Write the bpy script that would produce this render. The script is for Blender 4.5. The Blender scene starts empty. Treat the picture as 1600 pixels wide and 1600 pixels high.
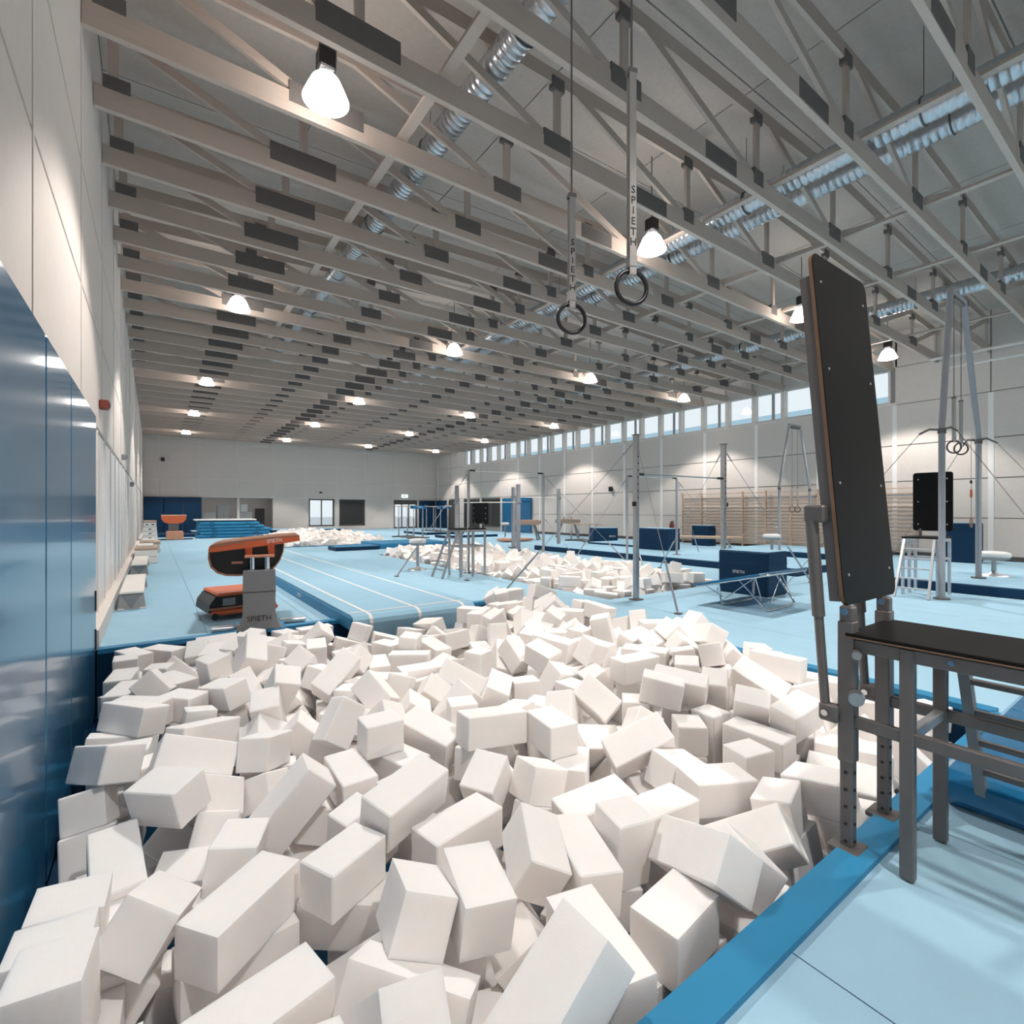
import bpy, bmesh, math, random
from mathutils import Vector, Matrix, Quaternion, Euler
random.seed(7)
SC = bpy.context.scene
COL = SC.collection
PI = math.pi
R = math.radians

# ------------------------------------------------------------------ camera
EYE = 1.70
cam_data = bpy.data.cameras.new('camera')
cam_data.sensor_width = 36.0
cam_data.lens = 786.0 / 1600.0 * 36.0
cam_data.shift_y = -2.0 / 1600.0
cam_data.clip_start = 0.05
cam_data.clip_end = 500
cam = bpy.data.objects.new('camera', cam_data)
cam.location = (0, 0, EYE)
cam.rotation_euler = (R(90), 0, R(-35.45))
COL.objects.link(cam)
SC.camera = cam

# ------------------------------------------------------------------ world, exposure
world = bpy.data.worlds.new('overcast_sky')
SC.world = world
world.use_nodes = True
wn = world.node_tree
wn.nodes.clear()
w_out = wn.nodes.new('ShaderNodeOutputWorld')
w_bg = wn.nodes.new('ShaderNodeBackground')
w_bg.inputs['Color'].default_value = (0.95, 0.97, 1.0, 1)
w_bg.inputs['Strength'].default_value = 0.95
wn.links.new(w_bg.outputs[0], w_out.inputs[0])
SC.view_settings.view_transform = 'Standard'
SC.view_settings.look = 'None'
SC.view_settings.gamma = 1.0
SC.view_settings.use_curve_mapping = False
SC.view_settings.exposure = 0.12
SC.cycles.max_bounces = 8
SC.cycles.diffuse_bounces = 5
SC.cycles.glossy_bounces = 4
SC.cycles.use_denoising = True
SC.cycles.sample_clamp_indirect = 6.0
LAMP_SPOT = 1000.0      # watts of each high-bay lamp's downward beam
SHADE_GLOW = 15.0       # radiance of its translucent shade
LAMP_COLOR = (1.0, 0.952, 0.905)

# ------------------------------------------------------------------ materials
def mat(name, color, rough=0.6, metal=0.0, noise=0.06, scale=6.0, bump=0.0, bscale=40.0, spec=None, emit=None, estr=0.0, coat=0.0):
    m = bpy.data.materials.new(name)
    m.use_nodes = True
    nt = m.node_tree
    b = nt.nodes['Principled BSDF']
    b.inputs['Roughness'].default_value = rough
    b.inputs['Metallic'].default_value = metal
    if spec is not None:
        b.inputs['Specular IOR Level'].default_value = spec
    if coat:
        b.inputs['Coat Weight'].default_value = coat
        b.inputs['Coat Roughness'].default_value = 0.09
    tc = nt.nodes.new('ShaderNodeTexCoord')
    n = nt.nodes.new('ShaderNodeTexNoise')
    n.inputs['Scale'].default_value = scale
    n.inputs['Detail'].default_value = 4
    nt.links.new(tc.outputs['Object'], n.inputs['Vector'])
    mx = nt.nodes.new('ShaderNodeMix')
    mx.data_type = 'RGBA'
    lo = [max(0, c * (1 - noise)) for c in color]
    hi = [min(1, c * (1 + noise)) for c in color]
    mx.inputs[6].default_value = (*lo, 1)
    mx.inputs[7].default_value = (*hi, 1)
    nt.links.new(n.outputs['Fac'], mx.inputs[0])
    nt.links.new(mx.outputs[2], b.inputs['Base Color'])
    if bump:
        n2 = nt.nodes.new('ShaderNodeTexNoise')
        n2.inputs['Scale'].default_value = bscale
        n2.inputs['Detail'].default_value = 3
        nt.links.new(tc.outputs['Object'], n2.inputs['Vector'])
        bp = nt.nodes.new('ShaderNodeBump')
        bp.inputs['Strength'].default_value = bump
        bp.inputs['Distance'].default_value = 0.02
        nt.links.new(n2.outputs['Fac'], bp.inputs['Height'])
        nt.links.new(bp.outputs[0], b.inputs['Normal'])
    if emit:
        b.inputs['Emission Color'].default_value = (*emit, 1)
        b.inputs['Emission Strength'].default_value = estr
    return m

def wood_mat(name, color, rough=0.6, amount=0.18, stretch=(2, 30, 30)):
    m = mat(name, color, rough, noise=0.0)
    nt = m.node_tree
    b = nt.nodes['Principled BSDF']
    mp = nt.nodes.new('ShaderNodeMapping')
    mp.inputs['Scale'].default_value = stretch
    n = nt.nodes.new('ShaderNodeTexNoise')
    n.inputs['Scale'].default_value = 1.0
    n.inputs['Detail'].default_value = 5
    tc = [x for x in nt.nodes if x.bl_idname == 'ShaderNodeTexCoord'][0]
    nt.links.new(tc.outputs['Object'], mp.inputs[0])
    nt.links.new(mp.outputs[0], n.inputs['Vector'])
    mx = [x for x in nt.nodes if x.bl_idname == 'ShaderNodeMix'][0]
    mx.inputs[6].default_value = (*[c * (1 - amount) for c in color], 1)
    mx.inputs[7].default_value = (*[min(1, c * (1 + amount)) for c in color], 1)
    nt.links.new(n.outputs['Fac'], mx.inputs[0])
    return m

MT = {
    'wall': mat('whitewashed_board', (0.68, 0.605, 0.555), 0.75, noise=0.05, scale=9),
    'wall_gloss': mat('white_lacquered_panel', (0.86, 0.825, 0.80), 0.35, noise=0.02),
    'gap': mat('panel_joint', (0.30, 0.28, 0.27), 0.8),
    'frame_white': mat('white_painted_timber', (0.76, 0.69, 0.64), 0.55, noise=0.04),
    'truss': wood_mat('whitewashed_spruce', (0.52, 0.425, 0.365), 0.65, 0.12, (1.2, 25, 25)),
    'roof': mat('roof_board', (0.52, 0.45, 0.40), 0.8, noise=0.12, scale=14),
    'plate': mat('punched_steel_plate', (0.15, 0.132, 0.125), 0.6, 0.1, noise=0.15, scale=60),
    'carpet': mat('light_blue_carpet', (0.335, 0.535, 0.665), 0.9, noise=0.07, scale=3.0, bump=0.15, bscale=260, spec=0.2),
    'runway': mat('blue_runway_carpet', (0.31, 0.51, 0.645), 0.9, noise=0.06, scale=3.0, bump=0.15, bscale=260, spec=0.2),
    'white_line': mat('white_marking_tape', (0.80, 0.78, 0.77), 0.8, noise=0.03),
    'navy': mat('navy_vinyl', (0.003, 0.034, 0.085), 0.55, noise=0.10, scale=2.0, spec=0.25),
    'blue_vinyl': mat('glossy_blue_vinyl', (0.006, 0.13, 0.29), 0.2, noise=0.12, scale=2.0, bump=0.6, bscale=4, coat=0.5),
    'blue_mat': mat('blue_mat_cover', (0.02, 0.22, 0.42), 0.45, noise=0.08, scale=3),
    'pad': mat('glossy_blue_wall_pad', (0.03, 0.15, 0.285), 0.27, noise=0.05, scale=1.2, bump=0.08, bscale=2.2, coat=0.55, spec=0.5),
    'foam': mat('white_foam', (0.928, 0.888, 0.864), 0.95, noise=0.02, scale=18, bump=0.05, bscale=120, spec=0.1),
    'orange': mat('orange_cover', (0.62, 0.13, 0.045), 0.5, noise=0.06),
    'orange_pale': mat('worn_orange_cover', (0.62, 0.30, 0.19), 0.6, noise=0.08),
    'brown': mat('brown_leather_edge', (0.33, 0.15, 0.09), 0.5, noise=0.1),
    'black': mat('black_plastic', (0.012, 0.012, 0.013), 0.45, noise=0.1),
    'dark_board': mat('black_film_faced_board', (0.009, 0.008, 0.008), 0.5, noise=0.10, scale=20, bump=0.05, bscale=220, spec=0.14),
    'ply': wood_mat('plywood_edge', (0.20, 0.115, 0.07), 0.6, 0.2, (30, 4, 4)),
    'steel_dark': mat('grey_coated_steel', (0.16, 0.145, 0.14), 0.42, 0.35, noise=0.10, scale=10),
    'steel': mat('galvanised_steel', (0.42, 0.42, 0.43), 0.32, 0.85, noise=0.12, scale=12),
    'chrome': mat('polished_steel', (0.75, 0.75, 0.76), 0.12, 1.0, noise=0.03),
    'alu': mat('brushed_aluminium', (0.62, 0.63, 0.65), 0.35, 0.7, noise=0.05),
    'grey_post': mat('grey_painted_post', (0.36, 0.36, 0.38), 0.5, 0.2, noise=0.05),
    'column': mat('grey_plastic_housing', (0.23, 0.235, 0.245), 0.5, noise=0.04),
    'duct': mat('spiral_duct_steel', (0.60, 0.63, 0.67), 0.30, 0.9, noise=0.15, scale=14),
    'strap': mat('grey_webbing', (0.42, 0.385, 0.36), 0.8, noise=0.08, scale=60),
    'ring': mat('black_ring', (0.012, 0.010, 0.010), 0.35, noise=0.1),
    'dark_ring': mat('brown_ring', (0.10, 0.065, 0.05), 0.45, noise=0.1),
    'ink': mat('black_print', (0.014, 0.014, 0.016), 0.6),
    'white_print': mat('white_print', (0.82, 0.82, 0.82), 0.6),
    'birch': wood_mat('pale_birch', (0.56, 0.39, 0.275), 0.5, 0.12, (20, 2, 20)),
    'bench': mat('pale_bench_board', (0.78, 0.74, 0.70), 0.5, noise=0.05),
    'bench_grey': mat('grey_bench_end', (0.36, 0.34, 0.33), 0.6, noise=0.06),
    'leather': mat('beige_leather', (0.50, 0.36, 0.27), 0.55, noise=0.1),
    'white_pad': mat('white_vinyl_pad', (0.80, 0.79, 0.78), 0.45, noise=0.03),
    'dark': mat('dim_interior_pane', (0.035, 0.033, 0.032), 0.7, noise=0.2),  # near-black panes; dimness of the rooms behind put into the colour
    'dark_door': mat('dark_timber_door', (0.09, 0.08, 0.075), 0.55, noise=0.12),
    'grey_cabinet': mat('grey_cabinet', (0.50, 0.49, 0.48), 0.5, noise=0.05),
    'red': mat('red_alarm_box', (0.16, 0.03, 0.02), 0.4),
    'far_house': mat('pale_render', (0.62, 0.69, 0.74), 0.9, noise=0.03),
    'far_roof': mat('blue_grey_roof', (0.42, 0.60, 0.70), 0.8, noise=0.03),
    'snow': mat('pale_ground', (0.62, 0.64, 0.66), 0.9),
    'shade': mat('lit_opal_shade', (0.9, 0.9, 0.9), 0.5, emit=(1.0, 0.94, 0.88), estr=SHADE_GLOW),
    'exit': mat('lit_exit_panel', (0.8, 0.85, 0.8), 0.5, emit=(0.85, 1.0, 0.95), estr=1.0),
    'green_print': mat('green_print', (0.02, 0.25, 0.10), 0.6),
}
fb = MT['foam'].node_tree.nodes['Principled BSDF']
fb.inputs['Subsurface Weight'].default_value = 0.55
fb.inputs['Subsurface Radius'].default_value = (1.0, 0.82, 0.70)
fb.inputs['Subsurface Scale'].default_value = 0.05
def glass_material():
    m = bpy.data.materials.new('window_glass')
    m.use_nodes = True
    nt = m.node_tree
    nt.nodes.clear()
    o = nt.nodes.new('ShaderNodeOutputMaterial')
    t = nt.nodes.new('ShaderNodeBsdfTransparent')
    t.inputs[0].default_value = (0.93, 0.97, 0.98, 1)
    g = nt.nodes.new('ShaderNodeBsdfGlossy')
    g.inputs['Roughness'].default_value = 0.02
    mx = nt.nodes.new('ShaderNodeMixShader')
    mx.inputs[0].default_value = 0.03
    nt.links.new(t.outputs[0], mx.inputs[1])
    nt.links.new(g.outputs[0], mx.inputs[2])
    nt.links.new(mx.outputs[0], o.inputs[0])
    return m
MT['glass'] = glass_material()

# ------------------------------------------------------------------ mesh helpers
class MB:
    def __init__(s):
        s.v = []; s.f = []; s.sm = []
    def add(s, vs, fs, smooth=False):
        b = len(s.v)
        s.v += [tuple(p) for p in vs]
        for f in fs:
            s.f.append([b + i for i in f]); s.sm.append(smooth)
        return s
    def box(s, c, d, rot=None):
        vs = []
        for i in (-1, 1):
            for j in (-1, 1):
                for k in (-1, 1):
                    p = Vector((i * d[0] / 2, j * d[1] / 2, k * d[2] / 2))
                    if rot is not None: p = rot @ p
                    vs.append(p + Vector(c))
        return s.add(vs, [(0, 1, 3, 2), (4, 6, 7, 5), (0, 4, 5, 1), (2, 3, 7, 6), (0, 2, 6, 4), (1, 5, 7, 3)])
    def span(s, lo, hi):
        return s.box([(a + b) / 2 for a, b in zip(lo, hi)], [abs(b - a) for a, b in zip(lo, hi)])
    def cbox(s, c, d, ch=0.008, rot=None):
        # box with chamfered edges: 24 vertices, 26 faces
        h = [x / 2 for x in d]
        vs = []; idx = {}
        for i in (-1, 1):
            for j in (-1, 1):
                for k in (-1, 1):
                    for ax in range(3):
                        p = [i * (h[0] - ch), j * (h[1] - ch), k * (h[2] - ch)]
                        p[ax] = (i, j, k)[ax] * h[ax]
                        q = Vector(p)
                        if rot is not None: q = rot @ q
                        idx[(i, j, k, ax)] = len(vs)
                        vs.append(q + Vector(c))
        fs = []
        for ax in range(3):
            a, b = [(1, 2), (2, 0), (0, 1)][ax]
            for sg in (-1, 1):
                loop = []
                for (m, n) in ((-1, -1), (1, -1), (1, 1), (-1, 1)):
                    k = [0, 0, 0]; k[ax] = sg; k[a] = m; k[b] = n
                    loop.append(idx[(*k, ax)])
                fs.append(loop if sg > 0 else loop[::-1])
        for ax in range(3):
            a, b = [(1, 2), (2, 0), (0, 1)][ax]
            for m in (-1, 1):
                for n in (-1, 1):
                    k0 = [0, 0, 0]; k0[ax] = -1; k0[a] = m; k0[b] = n
                    k1 = list(k0); k1[ax] = 1
                    q = [idx[(*k0, a)], idx[(*k1, a)], idx[(*k1, b)], idx[(*k0, b)]]
                    fs.append(q if m * n < 0 else q[::-1])
        for i in (-1, 1):
            for j in (-1, 1):
                for k in (-1, 1):
                    t = [idx[(i, j, k, 0)], idx[(i, j, k, 1)], idx[(i, j, k, 2)]]
                    fs.append(t if i * j * k > 0 else t[::-1])
        return s.add(vs, fs)
    def bar(s, p0, p1, w, h, up=(0, 0, 1)):
        p0 = Vector(p0); p1 = Vector(p1)
        d = p1 - p0
        z = d.normalized()
        u = Vector(up)
        if abs(z.dot(u)) > 0.98: u = Vector((1, 0, 0))
        x = u.cross(z).normalized(); y = z.cross(x)
        rot = Matrix((x, y, z)).transposed()
        return s.box((p0 + p1) / 2, (w, h, d.length), rot)
    def cyl(s, p0, p1, r0, r1=None, n=10, caps=True, smooth=True):
        r1 = r0 if r1 is None else r1
        p0 = Vector(p0); p1 = Vector(p1)
        z = (p1 - p0).normalized()
        u = Vector((0, 0, 1)) if abs(z.z) < 0.9 else Vector((1, 0, 0))
        x = u.cross(z).normalized(); y = z.cross(x)
        vs = []
        for p, r in ((p0, r0), (p1, r1)):
            for i in range(n):
                a = 2 * PI * i / n
                vs.append(p + x * (r * math.cos(a)) + y * (r * math.sin(a)))
        s.add(vs, [(i, (i + 1) % n, n + (i + 1) % n, n + i) for i in range(n)], smooth)
        if caps:
            s.add(vs, [list(range(n))[::-1], list(range(n, 2 * n))])
        return s
    def tube(s, pts, r, n=8, closed=False, smooth=True):
        pts = [Vector(p) for p in pts]
        m = len(pts)
        vs = []
        ref = None
        for i, p in enumerate(pts):
            a = pts[(i - 1) % m] if closed or i > 0 else p
            b = pts[(i + 1) % m] if closed or i < m - 1 else p
            t = (b - a).normalized()
            if ref is None:
                ref = Vector((0, 0, 1)) if abs(t.z) < 0.9 else Vector((1, 0, 0))
            x = ref - t * ref.dot(t)
            if x.length < 1e-6: x = t.orthogonal()
            x.normalize(); ref = x
            y = t.cross(x)
            for k in range(n):
                ang = 2 * PI * k / n
                vs.append(p + x * (r * math.cos(ang)) + y * (r * math.sin(ang)))
        fs = []
        for i in range(m if closed else m - 1):
            j = (i + 1) % m
            for k in range(n):
                fs.append((i * n + k, i * n + (k + 1) % n, j * n + (k + 1) % n, j * n + k))
        s.add(vs, fs, smooth)
        if not closed:
            s.add(vs, [list(range(n))[::-1], list(range((m - 1) * n, m * n))])
        return s
    def lathe(s, prof, c=(0, 0, 0), n=24, smooth=True):
        vs = []
        for r, z in prof:
            for i in range(n):
                a = 2 * PI * i / n
                vs.append((c[0] + r * math.cos(a), c[1] + r * math.sin(a), c[2] + z))
        fs = []
        for j in range(len(prof) - 1):
            for i in range(n):
                fs.append((j * n + i, j * n + (i + 1) % n, (j + 1) * n + (i + 1) % n, (j + 1) * n + i))
        return s.add(vs, fs, smooth)
    def prism(s, outline, a, b, axis='y', smooth=False):
        # outline: (x, z) for axis y, (y, z) for axis x, (x, y) for axis z; ordered counter-clockwise
        n = len(outline)
        def P(q, t):
            return {'y': (q[0], t, q[1]), 'x': (t, q[0], q[1]), 'z': (q[0], q[1], t)}[axis]
        vs = [P(q, a) for q in outline] + [P(q, b) for q in outline]
        fs = [list(range(n)), list(range(2 * n - 1, n - 1, -1))]
        s.add(vs, fs)
        s.add(vs, [(i, n + i, n + (i + 1) % n, (i + 1) % n) for i in range(n)], smooth)
        return s
    def obj(s, name, m, parent=None, loc=(0, 0, 0), kind=None, fix=True):
        me = bpy.data.meshes.new(name)
        me.from_pydata(s.v, [], s.f)
        me.polygons.foreach_set('use_smooth', s.sm)
        if fix:
            bm = bmesh.new(); bm.from_mesh(me)
            bmesh.ops.recalc_face_normals(bm, faces=bm.faces)
            bm.to_mesh(me); bm.free()
        me.materials.append(MT[m] if isinstance(m, str) else m)
        return put(name, me, parent, loc, kind)

def put(name, me, parent=None, loc=(0, 0, 0), kind=None, rot=None):
    o = bpy.data.objects.new(name, me)
    COL.objects.link(o)
    o.location = loc
    if rot is not None: o.rotation_euler = rot
    if parent is not None: o.parent = parent
    if kind: o['kind'] = kind
    return o

def tag(o, label, cat, group=None, kind=None):
    o['label'] = label; o['category'] = cat
    if group: o['group'] = group
    if kind: o['kind'] = kind
    return o

def thing(name, label, cat, loc=(0, 0, 0), rotz=0.0, group=None):
    o = bpy.data.objects.new(name, None)
    o.empty_display_size = 0.2
    COL.objects.link(o)
    o.location = loc; o.rotation_euler = (0, 0, rotz)
    return tag(o, label, cat, group)

def kids(o):
    return [c for c in bpy.data.objects if c.parent is o]

def copy_tree(o, loc=None, rotz=None, label=None, children=None):
    # children: {object: [children]} map, made once for many copies
    if children is None:
        children = child_map(o)
    c = o.copy(); COL.objects.link(c)
    if loc is not None: c.location = loc
    if rotz is not None: c.rotation_euler = (0, 0, rotz)
    if label: c['label'] = label
    def rec(src, dst):
        for ch in children.get(src.name, []):
            k = ch.copy(); COL.objects.link(k); k.parent = dst
            rec(ch, k)
    rec(o, c)
    return c

def child_map(o):
    m = {}
    todo = [o]
    while todo:
        p = todo.pop()
        m[p.name] = kids(p)
        todo += m[p.name]
    return m

def text(body, size, m, parent, loc, rot, depth=0.001, name='lettering', align='CENTER', sx=1.0):
    cu = bpy.data.curves.new('lettering_outline', 'FONT')
    cu.body = body; cu.size = size; cu.extrude = depth
    cu.align_x = align; cu.align_y = 'CENTER'
    cu.resolution_u = 2
    tmp = bpy.data.objects.new('lettering_outline', cu)
    COL.objects.link(tmp)
    dg = bpy.context.evaluated_depsgraph_get()
    me = bpy.data.meshes.new_from_object(tmp.evaluated_get(dg))
    bpy.data.objects.remove(tmp)
    me.materials.clear(); me.materials.append(MT[m])
    o = put(name, me, parent, loc, None, rot)
    o.scale = (sx, 1, 1)
    return o

# ------------------------------------------------------------------ hall dimensions (metres; the camera stands at 0, 0)
XL, XR = -0.66, 23.3          # left and right wall faces
YB, YF = -14.0, 46.0           # wall behind the camera, far wall
ZC = 7.10                     # underside of the trusses
ZR = 8.62                     # roof deck at the eaves
PITCH = 1.37                  # truss spacing
Y0 = 15.55                    # a truss stands here
PITS = [(-0.55, 5.70, 1.08, 7.80), (7.10, 11.00, 6.75, 19.00), (4.90, 10.50, 25.0, 35.6)]

# ---- floor: rolled-out carpet strips beside the foam pits
floor = put('floor', None, kind='structure')
floor_bm = MB().span((XL - 1, YB - 1, -1.3), (XR + 1, YF + 1, -1.15))
bpy.data.objects.remove(floor)
floor = floor_bm.obj('floor', 'navy', kind='structure')
xs = [-0.56, 0.6, 2.0, 3.4, 4.9, 5.7, 7.1, 9.0, 10.5, 11.0, 12.6, 14.2, 15.9, 17.6, 19.3, 21.0, 22.3, 23.3]
for a, b in zip(xs[:-1], xs[1:]):
    cuts = sorted([(p[2], p[3]) for p in PITS if p[0] < (a + b) / 2 < p[1]])
    y = YB
    for (c, d) in cuts + [(YF + 0.0, None)]:
        MB().span((a + 0.003, y, -0.9), (b - 0.003, c, 0.0)).obj('carpet_strip', 'carpet', floor)
        y = d
for (x0, x1, y0, y1) in PITS:
    MB().span((x0 - 0.02, y0 - 0.02, -1.10), (x1 + 0.02, y1 + 0.02, -1.05)).obj('pit_bottom', 'blue_mat', floor)
    for lo, hi in (((x0 - 0.02, y0, -1.05), (x0 + 0.03, y1, -0.02 if x0 > 0 else -0.76)), ((x1 - 0.03, y0, -1.05), (x1 + 0.02, y1, -0.02)),
                   ((x0, y0 - 0.02, -1.05), (x1, y0 + 0.03, -0.02)), ((x0, y1 - 0.03, -1.05), (x1, y1 + 0.02, -0.02))):
        MB().span(lo, hi).obj('pit_lining', 'navy', floor)
# dark edge pads along the rims of the pits
def rim(p, sides, n):
    x0, x1, y0, y1 = p
    t = 0.13
    spans = {'far': ((x0, y1 - 0.02, -0.02), (x1, y1 + t, 0.035)), 'near': ((x0, y0 - t, -0.02), (x1, y0 + 0.02, 0.03)),
             'right': ((x1 - 0.02, y0, -0.02), (x1 + t, y1, 0.03)), 'left': ((x0 - t, y0, -0.02), (x0 + 0.02, y1, 0.03))}
    for k, s in enumerate(sides):
        lo, hi = spans[s]
        o = MB().span(lo, hi).obj('trim_%d' % (n + k), 'blue_mat', kind='structure')
rim(PITS[0], ['far', 'right', 'near'], 1)
rim(PITS[2], ['left', 'near'], 6)

# ---- left wall
wall_left = MB().span((XL - 0.35, YB, -1.1), (XL - 0.03, YF, 9.1)).obj('wall_left', 'gap', kind='structure')
rows_l = [(0.02, 2.86), (2.90, 4.22), (4.26, 5.58), (5.62, 8.9)]
PAN = 2 * PITCH
k = -11
while Y0 + k * PAN < YF:
    ya, yb = Y0 + k * PAN, min(Y0 + (k + 1) * PAN, YF)
    if ya >= YB - 0.1:
        for r, (za, zb) in enumerate(rows_l):
            if r == 0 and ya > 7.0:
                continue
            MB().span((XL - 0.05, ya + 0.022, za), (XL, yb - 0.022, zb)).obj('wall_panel', 'wall', wall_left)
        # slim battens flank each joint
        MB().span((XL - 0.04, ya - 0.016, 2.9), (XL + 0.008, ya + 0.016, 8.9)).obj('joint_batten', 'frame_white', wall_left)
    k += 1
# tall white lacquered doors below the panels, beyond the blue pads
y = 8.02
while y < YF - 0.1:
    y2 = min(y + PITCH, YF)
    MB().span((XL - 0.05, y + 0.05, 0.26), (XL - 0.012, y2 - 0.05, 2.84)).obj('lower_panel', 'wall_gloss', wall_left)
    MB().span((XL - 0.05, y - 0.045, 0.02), (XL + 0.003, y + 0.045, 2.86)).obj('pilaster', 'frame_white', wall_left)
    y = y2
MB().span((XL - 0.05, 7.92, 0.0), (XL + 0.112, YF, 0.24)).obj('baseboard_left', 'frame_white', kind='structure')

# ---- wall behind the camera
wall_back = MB().span((XL - 0.35, YB - 0.3, -1.1), (XR + 0.35, YB, 9.1)).obj('wall_back', 'wall', kind='structure')

# ---- far wall, with openings: (x0, x1, z0, z1)
FAR_OPEN = [(3.05, 8.15, 0.0, 2.74), (11.0, 13.2, 0.32, 2.74), (13.62, 16.0, 0.32, 2.74), (18.8, 21.25, 0.0, 2.74)]
wall_far = None
mb = MB()
xs_ = sorted({XL - 0.35, XR + 0.35} | {v for o in FAR_OPEN for v in o[:2]})
for a, b in zip(xs_[:-1], xs_[1:]):
    op = [o for o in FAR_OPEN if o[0] <= (a + b) / 2 <= o[1]]
    if not op:
        mb.span((a, YF + 0.03, -1.1), (b, YF + 0.35, 9.1))
    else:
        mb.span((a, YF + 0.03, op[0][3]), (b, YF + 0.35, 9.1))
        mb.span((a, YF + 0.03, -1.1), (b, YF + 0.35, op[0][2] if op[0][2] > 0 else -0.02))
wall_far = mb.obj('wall_far', 'frame_white', kind='structure')
gx = [XL] + [0.30 + 2.62 * i for i in range(9)] + [XR]
gz = [0.0, 2.80, 4.18, 5.56, 6.94, 8.9]
for a, b in zip(gx[:-1], gx[1:]):
    for r, (za, zb) in enumerate(zip(gz[:-1], gz[1:])):
        parts = [(a + 0.04, b - 0.04)]
        if r == 0:
            for o in FAR_OPEN:
                nxt = []
                for (p, q) in parts:
                    if o[1] <= p or o[0] >= q: nxt.append((p, q)); continue
                    if o[0] > p + 0.05: nxt.append((p, o[0]))
                    if o[1] < q - 0.05: nxt.append((o[1], q))
                parts = nxt
        for p, q in parts:
            MB().span((p, YF, za + 0.03), (q, YF + 0.05, zb - 0.03)).obj('wall_panel', 'wall', wall_far)
for o in FAR_OPEN:
    if o[2] > 0:
        MB().span((o[0], YF, 0.0), (o[1], YF + 0.05, o[2])).obj('wall_panel', 'wall', wall_far)

# ---- right wall with clerestory windows and openings (y0, y1, z0, z1)
WIN_Y0 = Y0 - 6 * PITCH + 0.05
N_WIN = 24
WIN_Y1 = WIN_Y0 + N_WIN * PITCH
SILL, HEAD = 5.86, 7.20
R_OPEN = [(34.4, 37.3, 0.3, 2.74), (37.6, 40.4, 0.0, 2.74), (41.2, 43.4, 0.0, 2.74)]
mb = MB()
ys_ = sorted({YB, YF + 0.3, WIN_Y0, WIN_Y1} | {v for o in R_OPEN for v in o[:2]})
for a, b in zip(ys_[:-1], ys_[1:]):
    m = (a + b) / 2
    op = [o for o in R_OPEN if o[0] < m < o[1]]
    win = WIN_Y0 < m < WIN_Y1
    lo = -1.1
    if op:
        if op[0][2] > 0: mb.span((XR + 0.03, a, -1.1), (XR + 0.35, b, op[0][2]))
        lo = op[0][3]
    if win:
        mb.span((XR + 0.03, a, lo), (XR + 0.35, b, SILL)); mb.span((XR + 0.03, a, HEAD), (XR + 0.35, b, 9.1))
    else:
        mb.span((XR + 0.03, a, lo), (XR + 0.35, b, 9.1))
wall_right = mb.obj('wall_right', 'gap', kind='structure')
rows_r = [(0.0, 1.43), (1.46, 2.80), (2.84, 4.18), (4.22, SILL - 0.10)]
k = -11
while Y0 + k * PAN < YF:
    ya, yb = Y0 + k * PAN - 0.08, min(Y0 + (k + 1) * PAN - 0.08, YF)
    if ya >= YB - 0.2:
        for r, (za, zb) in enumerate(rows_r):
            parts = [(ya + 0.02, yb - 0.02)]
            if r < 2:
                for o in R_OPEN:
                    nxt = []
                    for (p, q) in parts:
                        if o[1] <= p or o[0] >= q: nxt.append((p, q)); continue
                        if o[0] > p + 0.05: nxt.append((p, o[0]))
                        if o[1] < q - 0.05: nxt.append((o[1], q))
                    parts = nxt
            for p, q in parts:
                MB().span((XR, p, za), (XR + 0.05, q, zb)).obj('wall_panel', 'wall', wall_right)
        if ya > YB + 0.2 and not any(o[0] - 0.3 < ya < o[1] + 0.3 for o in R_OPEN):
            MB().span((XR - 0.012, ya - 0.075, 0.17), (XR + 0.04, ya + 0.075, SILL - 0.11)).obj('joint_batten', 'wall_gloss', wall_right)
        if not (WIN_Y0 - 0.2 < (ya + yb) / 2 < WIN_Y1 + 0.2):
            for za, zb in ((SILL - 0.07, HEAD), (HEAD + 0.03, 8.9)):
                MB().span((XR, ya + 0.02, za), (XR + 0.05, yb - 0.02, zb)).obj('wall_panel', 'wall', wall_right)
    k += 1
MB().span((XR - 0.03, WIN_Y0 - 0.2, SILL - 0.10), (XR + 0.05, WIN_Y1 + 0.2, SILL)).obj('trim_11', 'frame_white', kind='structure')
MB().span((XR - 0.0, WIN_Y0 - 0.2, HEAD), (XR + 0.05, WIN_Y1 + 0.2, 8.9)).obj('trim_12', 'wall', kind='structure')
MB().span((XR - 0.025, -7.9, 0.0), (XR - 0.001, 29.7, 0.16)).obj('baseboard_right', 'dark_door', kind='structure')
MB().span((XL, YF - 0.025, 0.0), (3.0, YF - 0.001, 0.2)).obj('baseboard_far', 'dark_door', kind='structure')

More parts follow.
